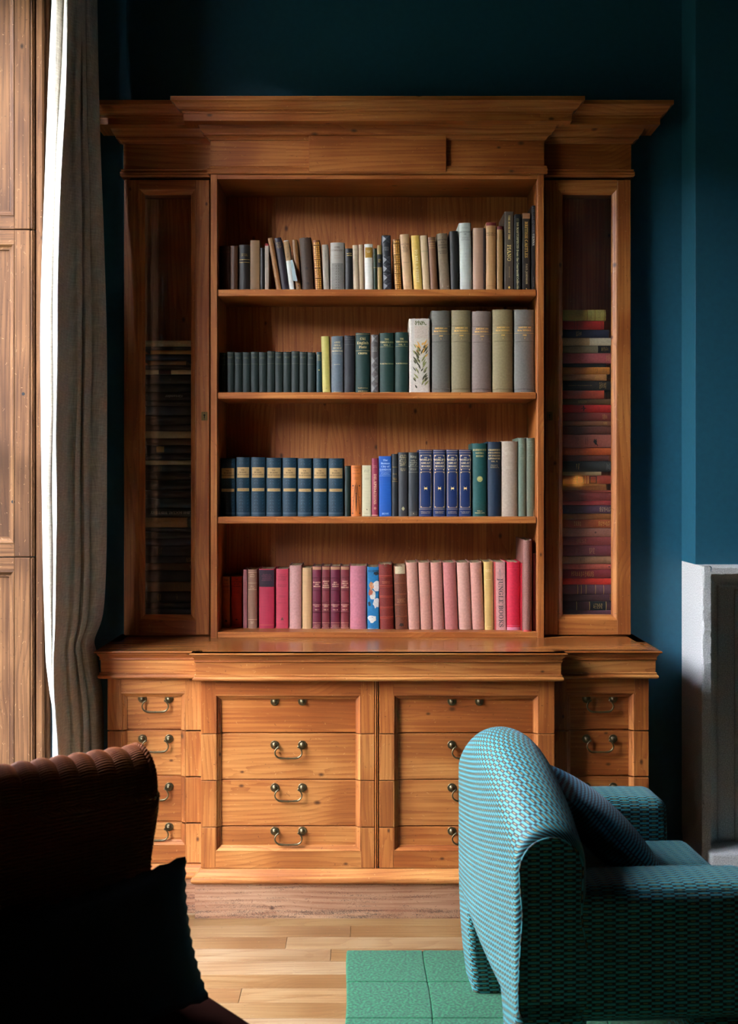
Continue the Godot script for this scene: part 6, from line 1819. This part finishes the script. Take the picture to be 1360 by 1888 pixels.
func chests() -> void:
	var lines := [0.8225, 0.6355, 0.4725, 0.3095, 0.1665]
	var t := thing("chest_of_drawers", "middle pine chest with two columns of four panelled drawers, brass handles", "chest of drawers")
	part("carcass", box(Vector3(CX - 0.6149, 0.1665, WALL + 0.005), Vector3(CX + 0.6149, 0.8225, ZB - 0.023), 0), M.pine_deep, t)
	var cols := [[-0.5827, -0.5317, -0.0243, 0.0228], [0.0398, 0.0889, 0.5788, 0.6489]]
	cols[1][2] = 0.5960
	cols[1][3] = 0.6509
	for c in 2:
		for k in 4:
			var x: Array = cols[c]
			var mx := -0.2777 if c == 0 else 0.3415
			var py: float = [0.7465, 0.594, 0.4445, 0.2925][k]
			var mats := [M.pine_red, M.pine_pale, M.pine, M.pine_pale] if c == 0 else [M.pine_red, M.pine, M.pine, M.pine_red]
			drawer(t, k, 4, x, [lines[k + 1], lines[k], 0.2255, 0.7720], ZB, mats[k], [mx, py, 0.0965, k > 0])
	for x in [0.0290, 0.0352]:      # the beads between the two columns
		var b := MB.new()
		b.tube([Vector3(x - 0.001, 0.1665, ZB - 0.002), Vector3(x - 0.001, 0.8225, ZB - 0.002)], 0.0030 if x < 0.03 else 0.0016, 8)
		part("divider_bead", b, M.pine, t)
	var words := ["side cabinet of four small pine drawers next to the curtain", "side cabinet of four small pine drawers half hidden behind the armchair"]
	for c in 2:
		var w := thing("drawer_cabinet", words[c], "cabinet")
		var x: Array = [CX - 0.9555, CX - 0.9075, CX - 0.6800, CX - 0.6155] if c == 0 else [CX + 0.6155, CX + 0.6640, CX + 0.9060, CX + 0.9555]
		part("carcass", box(Vector3(x[0], 0.1665, WALL + 0.005), Vector3(x[3], 0.8225, ZBW - 0.023), 0), M.pine_deep, w)
		for k in 4:
			var py: float = [0.746, 0.6045, 0.434, 0.292][k]
			var px := -0.7515 if c == 0 else 0.821
			var mats := [M.pine, M.pine_pale, M.pine, M.pine] if c == 0 else [M.pine_red, M.pine_red, M.pine, M.pine_red]
			drawer(w, k, 4, x, [lines[k + 1] + 0.001, lines[k] - 0.001, 0.2310, 0.7705], ZBW, mats[k], [px, py, 0.0945, true])
	var pl := thing("bookcase_plinth", "scuffed pale pine plinth with rounded moulding under the drawers", "plinth")
	var p := walk(ZB, ZBW, 0.6149, 0.9555)
	var m := MB.new()
	m.sweep(p, [Vector2(0.010, 0.1195), Vector2(0.024, 0.1195)] + arc(Vector2(0.022, 0.1325), 0.0125, 0.0125, -80, 80, 8) + [Vector2(0.022, 0.1465), Vector2(0.020, 0.1485), Vector2(0.012, 0.156), Vector2(0.003, 0.164), Vector2(-0.004, 0.1665)], go())
	part("base_moulding", m, M.pine_pale, pl)
	var b := MB.new()
	b.sweep(p, [Vector2(0.0215, 0.0), Vector2(0.0215, 0.1195), Vector2(0.0, 0.1195)], Vector2(0.2, 0.05))
	part("plinth_board", b, M.plinth, pl)


# ------------------------------------------------------------------ the seats
func armchair() -> void:
	var t := thing("armchair", "teal armchair in dashed woven cloth, seen from behind its lit back", "armchair")
	t.position = Vector3(0.338, 0.0172, -2.758)
	t.rotation.y = deg_to_rad(3.7)
	# own axes: x to the front of the seat, z = -across; y up
	var wd := 0.945
	var th := 0.165
	var rows := []
	var uvs := []
	var n := 30
	var outline := func(v: float) -> Array:
		var q := v / wd
		var top := 0.700 + 0.125 * pow(sin(PI * clampf(q, 0.0, 1.0)), 0.85)
		var bulge := 0.012 * sin(PI * q)
		var edge := minf(v, wd - v)
		var rr := 0.016 - sqrt(maxf(0.0, 0.016 * 0.016 - pow(maxf(0.0, 0.016 - edge), 2)))
		var pts := [Vector2(0.030, 0.255), Vector2(0.004 - bulge, 0.27), Vector2(0.0 - bulge, 0.36), Vector2(0.0 - bulge, 0.5), Vector2(0.0 - bulge, top - 0.16)]
		for i in 11:
			var a := PI - PI * i / 10.0
			pts.append(Vector2(th * 0.5 - bulge * 0.5 + cos(a) * (th * 0.5 + bulge * 0.5), top - 0.085 + sin(a) * 0.085 * (1.0 if i < 6 else 1.0)))
		pts += [Vector2(th + 0.004, top - 0.2), Vector2(th + 0.012, 0.42), Vector2(th + 0.012, 0.30), Vector2(th - 0.02, 0.255)]
		var c := Vector2(th * 0.5, 0.5)
		var out := []
		for p in pts:
			out.append(p + (c - p).normalized() * rr)
		return out
	for i in n + 1:
		var q := float(i) / n
		var v := wd * (0.5 - 0.5 * cos(PI * q)) if (i < 5 or i > n - 5) else wd * lerpf(0.5 - 0.5 * cos(PI * 5.0 / n), 0.5 + 0.5 * cos(PI * 5.0 / n), (i - 5.0) / (n - 10.0))
		var row := []
		var ur := []
		var run := 0.0
		var pts := smooth(outline.call(v), 3)
		for j in pts.size():
			if j > 0:
				run += pts[j].distance_to(pts[j - 1])
			row.append(Vector3(pts[j].x, pts[j].y, -v))
			ur.append(Vector2(v, run))
		rows.append(row)
		uvs.append(ur)
	var b := MB.new()
	b.grid(rows, uvs, true)
	for e in [0, n]:                       # the two flat cheeks
		var ring: Array = rows[e]
		var c := Vector3(th * 0.5, 0.45, ring[0].z)
		var nn := Vector3(0, 0, 1 if e == 0 else -1)
		var ic := b.add(c, nn, Vector2(c.x, c.y))
		var base := b.v.size()
		for p in ring:
			b.add(p, nn, Vector2(p.x, p.y))
		for j in ring.size() - 1:
			b.face(ic, base + j, base + j + 1)
		b.face(ic, base + ring.size() - 1, base)
	part("back", b, M.dash, t)
	for e in [0, n]:
		var pip := MB.new()
		var path := []
		for j in range(2, rows[e].size() - 6):
			path.append(rows[e][j] + Vector3(0, 0, 0.001 if e == 0 else -0.001))
		pip.tube(path, 0.003, 6)
		part("piping", pip, M.dash, t)
	for v in [0.0, wd - 0.205]:            # upholstered back legs
		var rws := []
		var us := []
		for i in 13:
			var y := lerpf(0.0, 0.30, i / 12.0)
			var tap := 0.022 * pow(1.0 - i / 12.0, 2)
			var wid := 0.205 - (0.03 * (1.0 - i / 12.0) if i < 10 else 0.0) + (0.03 * pow(maxf(0.0, (i - 8) / 4.0), 2))
			var row := []
			var ur := []
			var za: float = -v if v == 0.0 else -(v + 0.205 - wid)
			var zb: float = za - wid
			var x0 := tap
			var x1 := th + 0.005 - tap
			var run := 0.0
			for q in [[x0 + 0.02, za], [x1 - 0.02, za], [x1, za - 0.02], [x1, zb + 0.02], [x1 - 0.02, zb], [x0 + 0.02, zb], [x0 + 0.006, zb + 0.006], [x0, zb + 0.02], [x0, za - 0.02], [x0 + 0.006, za - 0.006], [x0 + 0.02, za]]:
				var p := Vector3(q[0], y, q[1])
				if row.size():
					run += p.distance_to(row[-1])
				row.append(p)
				ur.append(Vector2(run, y))
			rws.append(row)
			us.append(ur)
		var l := MB.new()
		l.grid(rws, us, true, true)
		var foot: Array = rws[0]
		for j in foot.size() - 2:
			l.tri(foot[0], foot[j], foot[j + 1], Vector3.DOWN)
		part("leg", l, M.dash, t)
	for v in [0.0, wd - 0.185]:            # arms
		var a := MB.new()
		a.soft(Vector3(0.365, 0.4055, -(v + 0.0925)), Vector3(0.235, 0.1555, 0.0925), 0.035, Vector3(0.01, 0.008, 0.0), Basis.IDENTITY, 5, Vector2(0.02, 0.01))
		part("arm", a, M.dash, t)
		var f := MB.new()
		f.soft(Vector3(0.50, 0.13, -(v + 0.0925)), Vector3(0.095, 0.13, 0.088), 0.03, Vector3.ZERO, Basis.IDENTITY, 4)
		part("leg", f, M.dash, t)
	var s := MB.new()
	s.soft(Vector3(0.39, 0.30, -wd / 2), Vector3(0.235, 0.045, wd / 2 - 0.188), 0.02, Vector3.ZERO, Basis.IDENTITY, 4)
	part("seat_base", s, M.dash, t)
	var q := MB.new()
	q.soft(Vector3(0.42, 0.395, -wd / 2), Vector3(0.235, 0.055, wd / 2 - 0.19), 0.035, Vector3(0.008, 0.012, 0.0), Basis.IDENTITY, 5)
	part("seat_cushion", q, M.dash, t)
	# the loose cushion that leans on the inside of the back
	var c := thing("cushion", "dark teal striped cushion leaning inside the armchair's back", "cushion")
	var cu := cushion_shape(0.44, 0.38, 0.13, 0.0)
	c.position = t.position + Basis(Vector3.UP, t.rotation.y) * Vector3(0.330, 0.560, -0.50)
	c.basis = Basis(Vector3.UP, t.rotation.y) * Basis(Vector3(0, 0, 1), deg_to_rad(46)) * Basis(Vector3.UP, PI / 2)
	part("cover", cu, M.pillow, c)


func cushion_shape(w: float, h: float, d: float, scallop: float) -> MB:
	var mb := MB.new()
	var n := 26
	for e in [1.0, -1.0]:
		var rows := []
		var uvs := []
		for i in n + 1:
			var row := []
			var ur := []
			for j in n + 1:
				var x := -1.0 + 2.0 * j / n
				var y := -1.0 + 2.0 * i / n
				var k := pow(maxf(0.0, (1.0 - x * x) * (1.0 - y * y)), 0.42)
				var px := x * w / 2 * (1.0 - 0.07 * (1.0 - y * y) * absf(x))
				var py := y * h / 2 * (1.0 - 0.07 * (1.0 - x * x) * absf(y))
				if scallop > 0.0 and (j == 0 or j == n):
					px += signf(x) * scallop * (1.0 if i % 2 else 0.0)
				if scallop > 0.0 and (i == 0 or i == n):
					py += signf(y) * scallop * (1.0 if j % 2 else 0.0)
				row.append(Vector3(px, py, e * d / 2 * k))
				ur.append(Vector2(px, py))
			rows.append(row)
			uvs.append(ur)
		mb.grid(rows, uvs, e < 0.0)
	return mb


func rug() -> void:
	var t := thing("rug", "green deep-pile rug of square panels lying under the armchair", "rug")
	var sz := 0.2435
	for i in 7:
		for j in 9:
			var x0 := -0.0645 + i * sz
			var z1 := -3.862 + j * sz
			var b := MB.new()
			b.soft(Vector3(x0 + sz / 2, 0.0075, z1 + sz / 2), Vector3(sz / 2 + 0.0008, 0.0075, sz / 2 + 0.0008), 0.007, Vector3(0, 0.001, 0), Basis.IDENTITY, 3)
			for k in b.v.size():
				b.v[k].x += 0.0035 * sin(b.v[k].z * 9.0 + 1.3) * (1.0 if i > 0 or b.v[k].x > x0 + 0.1 else 1.0)
			part("rug_panel", b, M.rug, t)


func wicker_chair() -> void:
	var t := thing("wicker_chair", "dark woven cane chair with a thick rolled back, turned from the window", "chair")
	var end := Vector3(-0.495, 0.0, -2.60)          # below the free end of the roll
	var ax := Vector3(-0.785, 0.0, 0.619)           # along the back
	var fw := Vector3(0.619, 0.0, 0.785)            # to the front of the seat
	t.basis = Basis(-ax, Vector3.UP, fw)
	t.position = end
	var wid := 0.64
	var R := 0.07
	var yc := 0.878
	# the roll: fine cane strands that swell between hidden stakes
	var strands := MB.new()
	var na := 48
	for k in na:
		var th := deg_to_rad(lerpf(-22.0, 215.0, float(k) / (na - 1)))
		var path := []
		var s := 0.004
		while s < wid:
			var q := fposmod(s / 0.041 + th * 0.11, 1.0)
			var r := R - 0.006 + 0.0085 * pow(sin(PI * q), 0.7)
			path.append(Vector3(-s, yc + sin(th) * r, cos(th) * r))
			s += 0.0034
		strands.tube(path, 0.0029, 5)
	part("woven_roll", strands, M.cane, t, true)
	var core := MB.new()
	core.tube([Vector3(-0.004, yc, 0), Vector3(-wid, yc, 0)], R - 0.005, 24)
	part("roll_core", core, M.cane, t)
	# braids along the front of the roll and round its end
	var plait := func(path: Array, rad: float, turns: float) -> MB:
		var m := MB.new()
		for ph in 3:
			var pp := []
			for i in path.size():
				var d: Vector3 = (path[mini(i + 1, path.size() - 1)] - path[maxi(i - 1, 0)]).normalized()
				var u := d.cross(Vector3(0.31, 0.52, 0.79)).normalized()
				var w := d.cross(u)
				var a := TAU * (turns * i / path.size() + ph / 3.0)
				pp.append(path[i] + (u * cos(a) + w * sin(a)) * rad)
			m.tube(pp, rad * 1.02, 6)
		return m
	var line := []
	for i in 220:
		line.append(Vector3(-lerpf(-0.004, wid, i / 219.0), yc - 0.022, R * 1.0))
	part("front_braid", plait.call(line, 0.0038, 21.0), M.cane, t)
	var rim := []
	for i in 150:
		var a := deg_to_rad(lerpf(-20.0, 230.0, i / 149.0))
		rim.append(Vector3(0.0, yc + sin(a) * R, cos(a) * R))
	part("end_braid", plait.call(rim, 0.0042, 12.0), M.cane, t)
	var post := []
	for i in 120:
		var u := i / 119.0
		post.append(Vector3(0.012 - 0.014 * smoothstep(0.0, 0.5, u), lerpf(yc - 0.02, 0.40, u), R * 0.72 - 0.035 * sin(u * 2.0)))
	part("edge_braid", plait.call(post, 0.0062, 18.0), M.cane, t)
	# the woven back below it
	var wv := MB.new()
	for k in 60:
		var y := lerpf(0.40, yc - 0.03, k / 59.0)
		var path := []
		for i in 60:
			var s := lerpf(0.0, wid, i / 59.0)
			path.append(Vector3(-s, y, R * 0.80 + 0.003 * sin(s / 0.02 * PI + k * PI)))
		wv.tube(path, 0.0041, 4)
	part("woven_back", wv, M.cane, t, true)
	part("back_lining", box(Vector3(-wid, 0.40, R * 0.5), Vector3(0.0, yc, R * 0.70), 0), M.cane, t)
	var s := MB.new()
	s.soft(Vector3(-wid / 2 + 0.05, 0.395, 0.33), Vector3(wid / 2 + 0.055, 0.035, 0.30), 0.022, Vector3(0, 0.008, 0), Basis.IDENTITY, 5)
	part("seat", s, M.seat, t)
	for q in [Vector2(0.03, 0.06), Vector2(wid - 0.03, 0.06), Vector2(0.04, 0.59), Vector2(wid - 0.04, 0.59)]:
		var l := MB.new()
		l.tube([Vector3(-q.x, 0.0, q.y), Vector3(-q.x, 0.12, q.y), Vector3(-q.x, 0.37, q.y)], [0.015, 0.018, 0.021], 12)
		part("leg", l, M.cane, t)
	var c := thing("cushion", "black-teal lumbar cushion with wavy trim standing on the wicker chair", "cushion")
	c.basis = Basis(-ax, Vector3.UP, fw) * Basis(Vector3(1, 0, 0), deg_to_rad(-10)) * Basis(Vector3(0, 0, 1), deg_to_rad(5))
	c.position = end + ax * 0.225 + fw * 0.185 + Vector3(0, 0.579, 0)
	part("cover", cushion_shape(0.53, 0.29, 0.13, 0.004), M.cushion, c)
